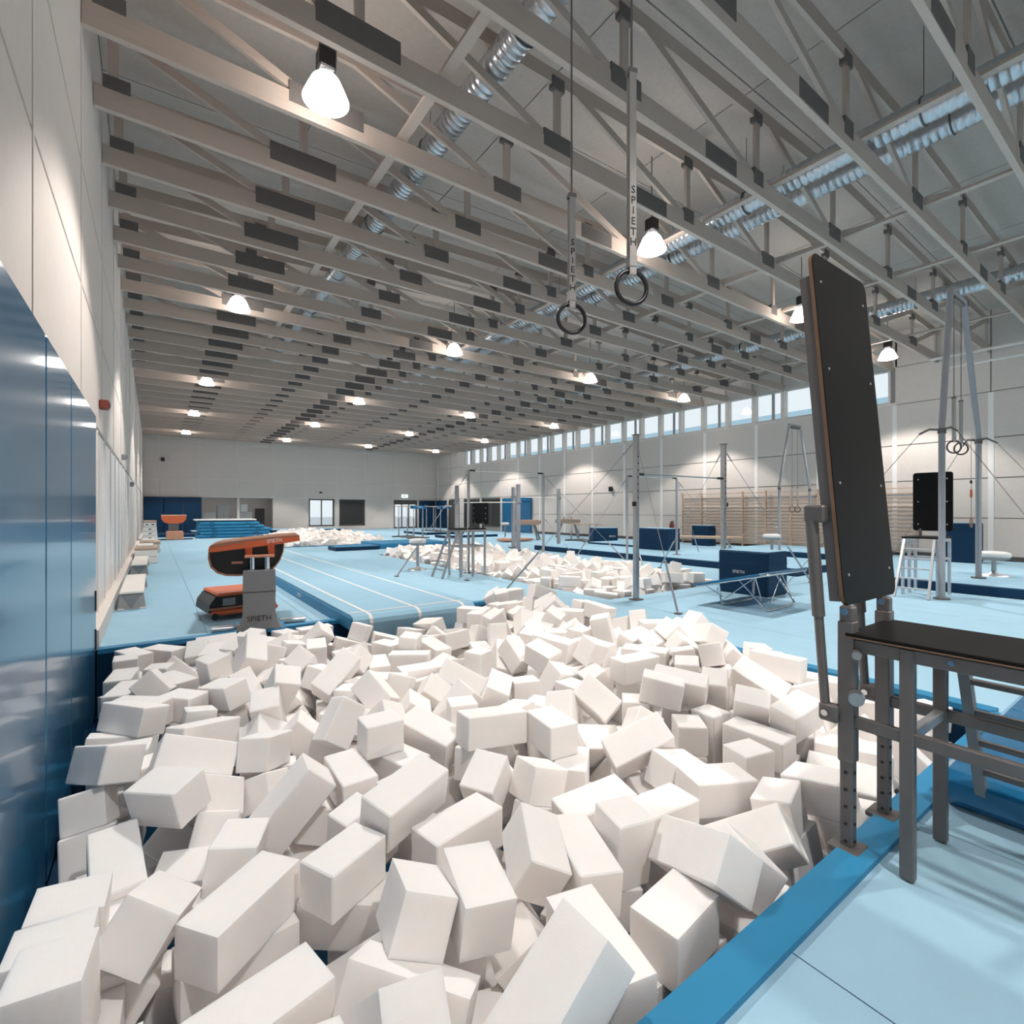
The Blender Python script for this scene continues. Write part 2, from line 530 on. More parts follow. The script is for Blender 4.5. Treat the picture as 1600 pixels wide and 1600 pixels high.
for i in range(N_WIN):
    ya = WIN_Y0 + i * PITCH; yb = ya + PITCH
    f = MB()
    f.span((XR - 0.04, ya, SILL), (XR + 0.30, ya + 0.075, HEAD)); f.span((XR - 0.04, yb - 0.075, SILL), (XR + 0.30, yb, HEAD))
    f.span((XR + 0.12, ya, SILL), (XR + 0.24, yb, SILL + 0.07)); f.span((XR + 0.12, ya, HEAD - 0.07), (XR + 0.24, yb, HEAD))
    w = f.obj('window_%d' % (i + 1), 'frame_white', kind='structure')
    if i % 2:
        ym = ya + 0.52
        MB().span((XR + 0.13, ym - 0.05, SILL + 0.07), (XR + 0.22, ym + 0.05, HEAD - 0.07)).obj('mullion', 'grey_post', w)
        panes = [(ya + 0.075, ym - 0.05), (ym + 0.05, yb - 0.075)]
    else:
        panes = [(ya + 0.075, yb - 0.075)]
    for p, q in panes:
        MB().span((XR + 0.17, p, SILL + 0.07), (XR + 0.18, q, HEAD - 0.07)).obj('pane', 'glass', w)

# ---- openings of the far wall
def sash_window(name, lo, hi, axis, pane, frame='dark_door', split=1, t=0.09):
    # a glazed opening: frame, mullions, panes; axis is the direction along the wall
    def P(s, d, z): return (s, d, z) if axis == 'x' else (d, s, z)
    a, b, za, zb, d0, d1 = lo[0], hi[0], lo[1], hi[1], lo[2], hi[2]
    f = MB()
    f.span(P(a, d0, za), P(a + t, d1, zb)); f.span(P(b - t, d0, za), P(b, d1, zb))
    f.span(P(a, d0, zb - t), P(b, d1, zb)); f.span(P(a, d0, za), P(b, d1, za + t))
    w = f.obj(name, frame, kind='structure')
    n = split
    wd = (b - a - 2 * t) / n
    for i in range(n):
        p, q = a + t + i * wd, a + t + (i + 1) * wd
        if i: MB().span(P(p - 0.04, d0, za + t), P(p + 0.04, d1, zb - t)).obj('mullion', frame, w)
        dm = (d0 + d1) / 2
        MB().span(P(p, dm - 0.006, za + t), P(q, dm + 0.006, zb - t)).obj('pane', pane, w)
    return w
sash_window('window_30', (11.0, 0.32, YF + 0.06), (13.2, 2.74, YF + 0.2), 'x', 'glass', split=2, t=0.12)
sash_window('window_31', (13.62, 0.32, YF + 0.06), (16.0, 2.74, YF + 0.2), 'x', 'dark', split=1, t=0.12)
d1 = sash_window('door_1', (18.8, 0.0, YF + 0.06), (21.25, 2.74, YF + 0.2), 'x', 'glass', split=3, t=0.13)
MB().span((18.9, YF + 0.02, 2.3), (21.15, YF + 0.06, 2.74)).obj('door_head', 'dark_door', d1)
sash_window('window_32', (34.4, 0.3, XR + 0.06), (37.3, 2.74, XR + 0.2), 'y', 'dark', split=2, t=0.12)
sash_window('window_33', (37.6, 0.0, XR + 0.06), (40.4, 2.74, XR + 0.2), 'y', 'dark', split=2, t=0.12)
dd = sash_window('door_2', (41.2, 0.0, XR + 0.06), (43.4, 2.74, XR + 0.2), 'y', 'dark_door', split=1, t=0.1)
# the equipment store behind its wide opening
for k_, (nm, lo, hi) in enumerate((('store_back', (2.6, YF + 4.0, -0.05), (8.8, YF + 4.15, 3.4)), ('store_side', (2.5, YF + 0.36, -0.05), (2.65, YF + 4, 3.4)),
                   ('store_side', (8.65, YF + 0.36, -0.05), (8.8, YF + 4, 3.4)), ('store_top', (2.5, YF + 0.36, 3.25), (8.8, YF + 4, 3.4)),
                   ('store_floor', (2.5, YF + 0.02, -0.1), (8.8, YF + 4, 0.0)))):
    MB().span(lo, hi).obj('trim_%d' % (14 + k_), 'grey_cabinet', kind='structure')
for x in (4.0, 6.9):  # light panels added to brighten the inside of the store
    t = thing('added_fill_panel', 'added fill light panel inside the equipment store, %s bay' % ('left' if x < 5 else 'right'), 'lamp', (x, YF + 2.2, 3.2))
    MB().cbox((0, 0, 0), (1.2, 0.3, 0.06), 0.01).obj('housing', 'frame_white', t)
    MB().span((-0.55, -0.12, -0.036), (0.55, 0.12, -0.031)).obj('lit_panel', 'shade', t)
    MB().cyl((0, 0, 0.03), (0, 0, 0.06), 0.05, n=10).obj('mount', 'alu', t)
MB().span((5.48, YF - 0.02, 0.0), (5.66, YF + 0.2, 2.74)).obj('trim_13', 'frame_white', kind='structure')

# ---- roof deck
def z_top(x): return ZC + 1.12 + 0.40 * (1 - abs(x - 11.32) / 12.0)
ceiling = MB()
for xa, xb in ((XL - 0.3, 11.32), (11.32, XR + 0.3)):
    za, zb = z_top(xa) + 0.36, z_top(xb) + 0.36
    ceiling.prism([(xa, za), (xb, zb), (xb, zb + 0.2), (xa, za + 0.2)], YB - 0.3, YF + 0.3, 'y')
ceiling = ceiling.obj('ceiling', 'gap', kind='structure')
cx = [XL, 2.3, 5.3, 8.3, 11.32, 14.34, 17.34, 20.34, XR]
k = -11
while Y0 + k * PAN < YF:
    ya, yb = max(YB, Y0 + k * PAN), min(Y0 + (k + 1) * PAN, YF)
    if yb > YB:
        for xa, xb in zip(cx[:-1], cx[1:]):
            za, zb = z_top(xa) + 0.36, z_top(xb) + 0.36
            MB().prism([(xa + 0.012, za - 0.02), (xb - 0.012, zb - 0.02), (xb - 0.012, zb + 0.02), (xa + 0.012, za + 0.02)], ya + 0.012, yb - 0.012, 'y').obj('roof_panel', 'roof', ceiling)
    k += 1

# ---- trusses
NODES = [-0.45, 2.0, 5.1, 8.4, 11.35, 14.3, 17.6, 20.7, 23.1]
def z_chord(x): return z_top(x) - 0.02
def make_truss():
    t = thing('roof_truss', 'pale timber lattice truss', 'roof truss', (0, Y0, 0))
    MB().span((XL + 0.01, -0.04, ZC), (XR - 0.01, 0.04, ZC + 0.30)).obj('bottom_chord', 'truss', t)
    for a, b in ((XL + 0.02, 11.32), (11.32, XR - 0.02)):
        za, zb = z_chord(a), z_chord(b)
        MB().prism([(a, za - 0.11), (b, zb - 0.11), (b, zb + 0.11), (a, za + 0.11)], -0.03, 0.03, 'y').obj('top_chord', 'truss', t)
    for x in NODES:
        MB().span((x - 0.06, -0.028, ZC + 0.26), (x + 0.06, 0.028, z_chord(x) - 0.08)).obj('post', 'truss', t)
    pairs = [(NODES[i] + (0.12 if i == 0 else 0.40), NODES[i + 1] - 0.08) for i in range(4)] + [(NODES[i + 1] - (0.12 if i == 7 else 0.40), NODES[i] + 0.08) for i in range(4, 8)]
    for a, b in pairs:
        MB().bar((a, 0, z_chord(a) - 0.05), (b, 0, ZC + 0.25), 0.055, 0.13, (0, 0, 1)).obj('diagonal', 'truss', t)
    plates = [(2.0, 1.02, .29), (5.1, .58, .26), (7.3, .84, .27), (8.4, .30, .26), (11.35, .50, .27), (14.3, .30, .26), (15.8, .62, .27), (17.6, .48, .26), (20.7, .66, .28)]
    for x, w, h in plates:
        zp = ZC + (0.02 if x in (7.3, 15.8) else 0.15)
        MB().span((x - w / 2, -0.046, zp), (x + w / 2, 0.046, zp + h)).obj('nail_plate', 'plate', t)
    for x in NODES[1:-1]:
        zc = z_chord(x)
        MB().span((x - 0.12, -0.046, zc - 0.19), (x + 0.12, 0.046, zc + 0.0)).obj('nail_plate', 'plate', t)
    MB().span((XL + 0.10, -0.046, ZC + 0.28), (XL + 0.40, 0.046, ZC + 0.46)).obj('nail_plate', 'plate', t)
    return t
LAMP_ROWS = [Y0 - 6.5 * PITCH, Y0 - 0.5 * PITCH, Y0 + 6.5 * PITCH, Y0 + 12.5 * PITCH, Y0 + 18.5 * PITCH]
TR_Y = [Y0 + k * PITCH for k in range(-21, 22) if Y0 + k * PITCH < YF - 0.3]
first_truss = make_truss()
tmap = child_map(first_truss)
COUNT = ['first', 'second', 'third', 'fourth', 'fifth', 'sixth', 'seventh', 'eighth', 'ninth', 'tenth', 'eleventh', 'twelfth', 'thirteenth', 'fourteenth', 'fifteenth', 'sixteenth']
def truss_label(y):
    names = ['nearest', 'second', 'third', 'fourth', 'farthest']
    before = [i for i, r in enumerate(LAMP_ROWS) if r < y]
    if not before:
        n = round((LAMP_ROWS[0] - y) / PITCH - 0.5)
        return 'whitewashed timber lattice truss, %s from the nearest row of bell lamps towards the camera' % COUNT[n], 'roof trusses'
    n = round((y - LAMP_ROWS[before[-1]]) / PITCH - 0.5)
    return 'whitewashed timber lattice truss, %s beyond the %s row of bell lamps' % (COUNT[n], names[before[-1]]), 'roof trusses'
for i, y in enumerate(TR_Y):
    lb, gp = truss_label(y)
    t = first_truss if i == 0 else copy_tree(first_truss, children=tmap)
    t.location.y = y
    t['label'] = lb
    if gp: t['group'] = gp
    elif 'group' in t: del t['group']

# ---- bracing planks that run the length of the hall on top of the chords
for i, (x, z, w) in enumerate(((3.12, ZC + 0.335, 0.15), (8.9, ZC + 0.335, 0.12), (11.8, ZC + 0.335, 0.12), (14.75, ZC + 0.335, 0.12), (20.1, ZC + 0.335, 0.12))):
    where = ['beside the left duct', 'left of the twin ducts', 'right of the twin ducts at mid-span', 'right of mid-span above the landing mats', 'beside the duct near the clerestory windows'][i]
    tag(MB().span((x - w / 2, YB + 0.1, z - 0.025), (x + w / 2, YF - 0.05, z + 0.025)).obj('bracing_plank', 'truss'),
        'long pale bracing plank laid across the trusses ' + where, 'roof bracing')

# ---- ventilation ducts with spiral ribs
def duct(x, z, r, label):
    prof = []
    mb = MB()
    n = 20
    y = YB + 0.2
    ring = []
    step = 0.11
    while y < YF - 0.4:
        ring += [(y, r), (y + step * 0.72, r), (y + step * 0.80, r + 0.006), (y + step * 0.92, r + 0.006)]
        y += step
    vs = []
    for (yy, rr) in ring:
        for i in range(n):
            a = 2 * PI * i / n
            vs.append((rr * math.cos(a), yy, rr * math.sin(a)))
    fs = [(j * n + i, j * n + (i + 1) % n, (j + 1) * n + (i + 1) % n, (j + 1) * n + i) for j in range(len(ring) - 1) for i in range(n)]
    mb.add(vs, fs, True)
    o = mb.obj('ventilation_duct', 'duct', None, (x, 0, z), fix=False)
    tag(o, label, 'duct')
    hang = MB()
    for k in range(-20, 22):
        yy = Y0 + (k + 0.5) * PITCH
        if YB + 0.5 < yy < YF - 0.5 and k % 2 == 0:
            hang.tube([((r + 0.014) * math.cos(a), yy, (r + 0.014) * math.sin(a)) for a in [2 * PI * q / 18 for q in range(18)]], 0.012, 4, True)
            hang.cyl((0, yy, r), (0, yy, z_top(x) + 0.33 - z), 0.006, n=5)
    h = hang.obj('hanger_bands', 'steel_dark', o, fix=False)
    h['kind'] = 'stuff'
    return o
duct(3.95, ZC + 0.90, 0.20, 'round spiral steel duct between the trusses nearest the left wall')
duct(9.30, ZC + 0.52, 0.19, 'lower left tube of the twin spiral ducts at mid-span')
duct(10.72, ZC + 1.02, 0.20, 'upper right tube of the twin spiral ducts at mid-span')
duct(18.65, ZC + 0.90, 0.21, 'round spiral steel duct nearest the clerestory windows')

# ---- bell lamps
def make_lamp(rod):
    t = thing('high_bay_lamp', 'lit white bell lamp', 'lamp')
    MB().lathe([(0.05, 0.32), (0.12, 0.31), (0.175, 0.25), (0.235, 0.12), (0.285, 0.0), (0.278, 0.0), (0.225, 0.12), (0.165, 0.24), (0.115, 0.30), (0.05, 0.31)], n=28).obj('shade', 'shade', t)
    MB().cbox((0, 0, 0.50), (0.21, 0.21, 0.26), 0.02).obj('ballast_box', 'black', t)
    MB().cyl((0, 0, 0.34), (0, 0, 0.38), 0.06, n=12).obj('collar', 'alu', t)
    MB().cyl((0, 0, 0.63), (0, 0, rod - 6.96), 0.012, n=8).obj('hanging_rod', 'steel_dark', t)
    return t
sp = bpy.data.lights.new('lamp_beam', 'SPOT')
sp.energy = LAMP_SPOT; sp.color = LAMP_COLOR; sp.spot_size = R(101); sp.spot_blend = 0.22; sp.shadow_soft_size = 0.2
protos = [make_lamp(8.63), make_lamp(8.855)]
lmaps = [child_map(q) for q in protos]
used = [False, False]
LAMP_X = [1.8, 8.2, 14.5, 20.7]
cols = ['beside the left wall', 'second from the left wall', 'second from the clerestory windows', 'beside the clerestory windows']
rows = ['nearest', 'second', 'third', 'fourth', 'farthest']
for i, y in enumerate([Y0 - 18.5 * PITCH, Y0 - 12.5 * PITCH] + LAMP_ROWS):  # rearmost row is added out of view as fill for camera-facing sides
    for j, x in enumerate(LAMP_X):
        if i < 2:
            lb = 'lit white bell lamp in the %s row behind the camera, %s' % (('added back', 'front')[i], cols[j])
        else:
            lb = 'lit white bell lamp in the %s row of lamps, %s' % (rows[i - 2], cols[j])
        c = 0 if j in (0, 3) else 1
        t = copy_tree(protos[c], children=lmaps[c]) if used[c] else protos[c]
        used[c] = True
        t.location = (x, y, 6.96); t['label'] = lb; t['group'] = 'bell lamps between the trusses'
        l = bpy.data.objects.new('lamp_beam', sp); COL.objects.link(l)
        l.location = (x, y, 6.99)

# ------------------------------------------------------------------ foam cubes: poses settled by a rigid-body drop
# eight numbers each: pit and size, x, y, z in millimetres, quaternion in 127ths; largest in the picture first
FOAM = [
0,1135,2607,105,27,-85,-8,-90,1,70,3506,56,22,42,-83,-83,0,676,3231,-58,36,-85,-82,30,0,2911,1860,-76,78,-66,-53,54,1,3373,1440,-41,54,-66,-73,-59,0,-247,4102,93,6,-29,73,-100,0,1960,3000,163,85,1,93,-10,0,2820,2405,23,37,-106,-8,59,
0,217,3951,39,67,-35,99,-26,0,1333,2366,-50,57,57,69,69,2,-317,3987,-117,14,3,105,70,2,1946,2450,20,104,-7,-73,1,0,-134,5076,29,18,-39,80,-89,1,2273,2715,150,90,90,-6,-6,0,1658,3365,35,78,-36,-72,-61,1,643,3923,0,27,30,96,72,
0,3742,1426,-110,93,-74,-44,-4,1,4060,1900,109,13,-100,0,77,2,1671,2613,33,56,96,-52,-33,2,1283,3378,150,63,63,-64,-64,0,1044,3282,-68,62,-64,-64,-65,1,1983,1801,-23,3,-11,-126,-5,0,3741,2028,-69,64,-61,-65,-63,1,1194,4023,25,37,5,-120,21,
0,4059,1519,-70,88,88,19,19,0,2113,2129,-78,69,68,51,64,0,2341,1859,-70,66,66,61,61,1,3060,1530,-86,22,88,4,-89,0,2686,1489,-137,63,-93,-59,-2,2,3398,1915,-70,70,70,56,56,1,3524,2751,176,44,-73,37,86,1,2995,3000,125,109,-52,-34,-23,
0,4473,2423,125,64,107,-12,24,0,1467,5047,77,31,46,37,108,2,4451,1339,-105,92,-41,-35,-68,2,3451,2429,-70,31,-31,-84,84,1,5425,1459,-77,85,9,94,-6,1,2899,2144,-83,52,77,65,57,1,287,3691,-121,47,-106,28,-43,1,1520,1942,25,36,0,-100,69,
0,1034,4229,-161,50,19,115,-4,0,312,4535,-42,80,-32,92,15,0,4985,2510,183,10,1,-89,-90,0,543,5421,-23,51,-86,46,64,1,3455,1289,-227,61,-68,52,-71,0,3873,3343,150,60,-60,67,-67,0,4841,1453,-510,79,-42,-79,-42,2,3973,2213,101,71,-28,-80,-62,
0,3809,2779,141,12,30,-80,-93,0,3727,2419,-170,127,0,0,-4,1,1604,4341,76,1,53,-100,57,0,5026,1849,-170,48,0,0,118,0,4349,1407,-510,57,70,57,-70,2,4973,1522,-85,122,-1,34,8,0,899,4803,94,121,34,17,-7,1,578,3775,-223,90,15,69,-55,
0,2801,2816,-128,88,-38,-68,49,0,5243,1497,-290,73,52,-73,52,0,790,4641,-34,14,-11,-32,122,0,507,5811,34,15,-106,68,-3,1,949,2759,-92,80,-39,-71,-55,1,2295,2531,-70,82,82,-36,-36,1,2563,3849,42,69,97,-16,-43,1,3386,4188,142,70,-65,43,72,
0,2485,4376,0,109,-40,-52,6,0,4208,2689,5,31,29,8,-120,1,3332,4611,74,39,73,89,-38,2,-3,5732,58,77,18,-44,-89,0,1367,3298,-70,71,-54,-72,-54,1,222,5455,-70,37,82,-37,82,2,3725,3813,223,124,18,21,0,0,308,3504,-282,54,-113,21,1,
0,2115,1415,55,93,71,19,-46,1,351,2921,-68,9,22,94,82,0,827,6037,7,36,-89,-83,-7,0,4991,3303,296,52,-28,97,57,1,3336,3930,-48,123,24,18,2,2,2837,4609,70,106,0,0,-69,2,2686,3077,75,111,-27,45,33,0,1743,1850,-61,13,19,87,90,
0,2255,4320,-105,47,-24,110,-34,1,4635,1689,-153,90,20,38,-78,0,799,4460,-170,59,56,-22,-95,2,2893,3860,-23,49,-54,72,-76,0,4378,4255,220,3,113,-56,16,0,3633,4306,178,16,-20,93,-83,0,2409,5423,-47,85,25,86,-30,0,2123,3837,-37,20,96,-69,-42,
0,1930,3081,-64,73,-85,44,-41,1,4621,2989,237,12,-93,-38,-77,1,4843,2181,4,87,-31,-87,6,0,-206,4996,-170,10,97,6,81,1,833,3391,-253,87,88,20,-20,2,2036,3556,49,16,-15,-84,92,0,110,7425,-70,30,30,-85,-85,0,5443,2305,-70,56,70,-56,70,
0,2325,4949,-70,5,90,-5,90,2,5379,1925,-70,2,2,-90,-90,0,-265,6457,-69,67,-59,68,59,0,309,5004,-85,59,-75,-66,-52,0,-102,5417,-50,30,-85,30,85,1,1889,4513,-35,116,-18,18,-44,0,1275,5586,57,34,-28,111,44,0,4202,3494,150,87,87,22,22,
1,3196,5761,13,78,55,65,53,0,171,6059,-70,49,-76,48,76,1,2513,5646,42,3,-51,116,7,1,3626,3634,-54,15,-28,-5,123,0,-191,7425,-70,75,49,75,-49,0,1584,6261,13,71,-56,70,56,0,2801,5594,-31,84,95,4,3,0,-221,5955,-70,12,-12,-89,89,
1,5309,1437,-510,89,-89,15,-15,1,1813,4003,-27,25,57,69,-86,2,2226,6588,94,35,65,46,-93,0,4161,2941,55,58,-8,-7,113,1,4847,3645,290,76,-85,-10,-56,0,4726,3322,163,46,102,45,40,2,439,7227,-45,41,66,-92,39,0,858,6240,89,89,36,-6,83,
2,3085,2607,2,40,-27,-116,21,0,1649,6639,33,13,86,-81,-45,0,748,5557,-114,99,-11,-39,-68,0,1673,3219,-390,0,18,126,0,0,-160,3310,-181,5,-5,99,-79,0,5416,5362,190,93,-86,4,6,0,1735,5479,42,57,-101,30,42,2,-255,7013,-30,0,0,90,-90,
1,2348,5945,-30,16,-16,88,-88,0,4811,4154,100,8,-90,-19,88,0,2744,2215,-290,87,87,-23,-23,1,1403,5387,-27,41,-96,-30,-66,0,3494,5214,49,5,-26,-122,24,0,1512,3777,-55,24,-19,-55,-110,0,1045,6175,-47,27,89,-86,-4,0,5170,3632,265,116,4,49,-13,
0,3833,5711,109,29,5,123,5,0,4135,4992,221,27,-106,59,24,0,4287,5725,75,36,-3,-108,56,0,4287,1557,-166,97,-29,-44,-63,0,3234,6580,19,95,82,-4,22,1,4721,3795,127,1,-43,-87,82,0,2771,2629,-355,20,-118,17,40,0,3321,4843,-51,65,-59,-22,-89,
2,3397,2929,-50,49,0,0,117,0,5049,3081,146,64,-86,-6,-67,8,7403,7150,-50,81,89,30,27,0,2029,5415,-70,89,89,-12,-12,0,5365,6665,289,44,-77,70,-57,0,3311,3547,-73,62,-65,-64,-63,1,4139,1946,-93,81,60,67,-37,0,613,5421,-373,7,72,104,10,
1,3533,5737,-23,14,123,-4,-26,0,2086,6505,-89,7,103,-3,74,1,749,2443,-30,20,-88,-20,-88,0,3874,6420,150,41,-80,41,80,0,3699,6039,51,55,-3,-2,115,0,-174,4481,-290,9,-9,89,-89,1,3842,3335,-70,82,36,82,-36,8,9375,7055,200,70,-76,-40,62,
0,5097,2188,-361,44,-54,2,-106,0,277,6629,-141,10,-48,45,108,0,2375,3287,-363,66,-18,14,106,0,4922,5506,150,81,-38,-81,-38,1,-189,4459,-70,60,59,-67,-67,8,7411,8239,155,89,-24,-84,-23,0,4183,4458,50,85,0,0,94,1,5419,4606,145,58,6,34,108,
2,43,6425,-50,0,-125,22,0,0,3953,4001,150,65,-62,-65,-62,2,1148,5359,-235,59,-67,-90,3,0,2439,3354,-7,72,38,-65,73,2,3731,4828,139,77,55,77,-35,1,829,6730,69,44,31,63,97,0,665,7495,-54,81,-52,-77,29,1,5476,4931,39,101,73,14,-19,
2,3791,2817,-81,43,38,69,90,1,5168,2820,117,45,4,-2,119,8,8929,6985,-266,12,89,12,89,1,4389,3149,191,43,33,90,71,0,2815,3343,-70,21,21,-87,-87,2,1515,4738,-72,33,86,-28,83,1,3920,4935,176,16,29,-79,-94,1,4981,5819,209,34,-44,108,-36,
1,1312,6277,-3,91,-9,7,-87,8,9015,7542,307,86,40,58,60,2,1833,2715,-117,67,58,33,85,0,5340,7539,150,90,-6,90,6,8,9285,7084,-147,79,-50,-18,84,1,4678,6852,221,9,-123,28,-15,0,3954,1479,-290,27,27,-86,-86,0,87,4171,-73,71,-73,52,-55,
0,587,6942,-39,18,8,87,90,1,1284,6697,-1,3,-55,38,-108,9,7769,7049,-30,0,0,-90,90,9,9667,6996,-60,8,90,0,89,9,8211,7115,152,82,28,-71,-60,0,956,6548,65,14,-114,54,-4,8,10777,7094,-170,0,-122,-35,0,9,8149,7005,-35,24,66,-19,-104,
8,9054,7085,-510,90,-90,2,-2,2,109,3792,-344,34,38,61,-99,1,2527,6522,-83,11,-74,9,102,8,7369,12204,-390,0,-78,-100,0,0,1475,7469,-67,71,57,65,-61,0,5367,4255,150,86,-24,-86,-24,9,7335,8242,-70,90,7,90,-7,0,3018,1471,-299,60,-72,54,-67,
8,7897,9539,150,90,-90,1,-1,0,981,5641,-66,34,44,-56,100,2,2319,1336,-25,88,69,-57,19,1,2381,2897,-70,75,49,-75,49,8,10201,7101,-510,85,-85,-30,30,1,2944,6596,-67,85,-89,-12,29,0,5094,6624,18,5,-77,-97,27,0,4536,2623,-150,55,35,18,-107,
0,3301,5320,-74,19,-19,-84,91,8,7431,7478,-30,81,38,81,-38,10,7769,7028,-270,0,-102,76,0,9,7640,10366,129,107,-40,-32,45,2,1393,5068,-290,55,71,55,-71,2,3825,4526,170,0,-113,-58,0,8,7592,7731,42,50,29,43,-104,10,7309,7871,-107,13,-66,-103,-32,
0,4767,7237,202,53,94,15,-66,10,9685,7101,-510,57,70,-57,70,8,7403,11571,143,77,86,-39,-35,9,10260,7042,151,79,81,40,41,8,9683,7219,293,17,52,-114,-9,0,3887,3539,-290,13,13,89,89,0,1877,7507,-70,90,4,-90,4,0,3750,3853,-70,89,-9,-89,-9,
1,5041,6142,214,65,-94,-55,-5,2,2706,5160,-106,33,-82,-9,-91,1,3091,6205,-71,111,-2,39,-49,1,5436,5704,195,4,-96,3,-83,1,1003,5185,-53,37,-35,-69,-94,0,4294,6408,50,0,-100,79,0,0,4531,6181,100,72,78,30,-63,8,7283,12611,50,126,0,0,-15,
10,7380,9023,50,33,84,33,-84,0,753,3979,-377,80,-7,-6,-98,2,-307,3851,-298,19,91,-17,-85,8,7302,12241,-50,57,69,57,-69,10,9662,6987,-290,56,-56,71,-70,10,8542,7066,-70,65,-62,65,62,8,9903,7140,125,89,61,-44,50,8,8536,8199,50,23,-87,-23,-87,
9,8037,7052,-287,16,26,-64,105,8,7943,11546,150,0,90,1,-90,10,7336,10497,46,98,-61,51,-18,2,3407,4271,-62,72,90,26,47,8,7349,13800,25,40,-55,-85,-65,8,8404,10910,216,25,108,49,-39,8,7934,10153,75,51,-9,-97,63,1,1929,4851,-70,81,81,39,38,
8,7261,12992,-290,64,-63,64,63,10,8564,8528,150,4,-90,-4,-90,9,8799,9317,295,13,-28,109,58,0,4497,2939,19,26,-31,74,-95,2,4626,6521,139,76,69,51,54,9,7302,10663,-207,74,14,-10,102,8,7343,17627,-138,123,-20,-6,23,8,9728,10683,269,94,-41,-14,73,
1,1849,2393,-239,67,16,16,106,8,10239,7139,-70,50,-50,74,-74,10,8535,7141,153,9,9,92,87,8,7495,9639,-68,9,-92,9,87,1,4712,1465,-290,61,61,66,66,8,7367,12597,-510,51,74,-51,74,10,10669,7146,-510,61,-66,-61,-66,10,7372,9949,-50,88,88,17,17,
9,7336,11236,-70,89,-7,90,7,9,8765,10797,317,27,101,9,72,8,7393,13707,-179,100,38,54,-42,8,8628,10650,179,52,-41,-50,96,9,8866,7168,-89,26,86,18,88,0,2343,4662,-101,61,51,-81,-57,0,4290,5317,75,12,53,112,24,9,8512,7043,-510,72,-54,72,54,
8,7380,11655,-295,75,43,-84,40,10,8551,7145,-290,59,68,59,-68,8,10206,7135,-290,85,-28,85,28,9,7345,16410,-123,46,-77,20,-87,9,7345,16025,191,125,-4,-21,-8,8,7926,8730,151,2,90,-4,-89,8,9960,10043,211,51,-102,-8,55,0,1018,5153,-402,98,53,30,54,
0,1690,5045,-134,28,67,45,-94,2,2893,1899,-292,26,-81,20,92,1,3355,3481,-291,82,37,-81,39,1,4615,5071,70,12,-57,-71,88,8,7383,15065,68,88,13,-90,-14,10,7431,14805,191,77,-101,4,2,9,8537,7883,91,45,86,15,-81,8,8085,11205,97,48,-9,-109,-44,
1,701,4244,-290,89,9,89,-9,0,1465,5593,-292,25,-87,-25,-85,9,7446,15646,-290,89,-12,89,12,8,7419,10904,-122,1,-112,44,-39,8,7297,16711,-41,26,-86,-80,-40,8,7881,14614,154,67,73,59,54,8,8979,9224,166,51,44,-26,104,9,8135,8979,181,26,-93,-82,3,
8,7599,17503,124,83,-33,-75,50,8,8729,7706,149,112,-43,20,38,9,8310,16239,273,30,-49,-20,112,0,3411,6081,-51,99,78,10,-14,0,3787,4147,-70,89,-8,89,8,0,4859,6119,27,47,-108,31,35,9,7375,14169,-10,92,0,0,-87,9,7868,7547,-30,69,-69,-57,57,
9,7835,8190,-10,0,-122,35,0,9,7939,14167,149,80,-26,80,51,8,8605,8941,41,54,13,15,113,8,7575,10737,-71,19,-46,113,-31,9,8785,7246,119,73,52,-39,81,10,8879,8348,139,95,-29,79,4,0,3383,1511,-409,42,82,74,-47,1,1801,6798,-206,0,-126,0,18,
0,1501,4100,-145,61,-30,106,-16,2,4371,4696,133,6,48,68,96,9,7345,14528,-290,37,-82,-37,-82,8,8115,7347,-39,46,20,50,105,9,9087,7812,305,1,-94,-11,-85,10,9011,7251,139,3,11,-123,31,1,3849,1927,-287,56,55,70,72,0,3456,5763,-319,94,55,-34,-55,
1,3923,3003,-290,31,-31,-84,84,0,1413,4442,-183,116,-27,-4,-43,9,7339,15979,-510,28,-28,-85,85,8,7443,12575,-290,89,12,89,-12,8,7392,11620,-75,89,-85,-27,18,8,8328,9492,129,92,-70,-35,38,8,7472,17997,174,100,74,25,-1,1,3237,5985,-240,80,33,83,-42,
0,1461,4733,-299,24,-80,25,92,1,1987,6078,-70,39,76,11,93,2,5509,5740,-47,94,-86,0,1,2,4811,4461,18,23,32,121,9,8,7401,18643,-510,85,-28,-85,-28,8,7294,17083,-390,70,0,0,-106,8,9283,10955,221,4,4,-101,-77,9,8376,13121,196,87,22,-66,-60,
10,10507,9089,192,120,-38,17,-4,1,2889,4948,-90,50,45,87,64,9,7538,15191,-450,0,24,-125,0,8,7393,13380,-287,83,-25,-90,20,8,10657,7693,150,65,65,-62,-62,8,8684,14944,221,8,96,-9,-83,9,9199,10475,181,54,-2,44,-106,0,3767,3601,-510,63,64,63,-64,
0,917,4929,-290,88,-20,-88,-20,1,1345,3923,-290,39,-38,81,-81,1,3362,2437,-290,35,-35,83,-83,1,4269,6072,-73,89,89,-2,18,9,7411,14171,-510,87,-87,-22,22,8,7478,15585,-510,66,60,66,-60,8,7346,17445,-510,88,-88,-16,16,8,7394,11157,-290,82,82,-36,-36,
8,7380,16601,-245,33,-83,33,-83,8,7397,14434,-70,90,-7,-89,-7,8,8085,11855,151,78,-78,-45,44,8,10099,9145,141,69,106,14,-6,8,10096,15813,281,48,44,-20,107,1,257,5413,-290,77,-77,46,-46,0,1987,2866,-290,86,-86,-26,26,0,4813,3513,-29,73,1,89,54,
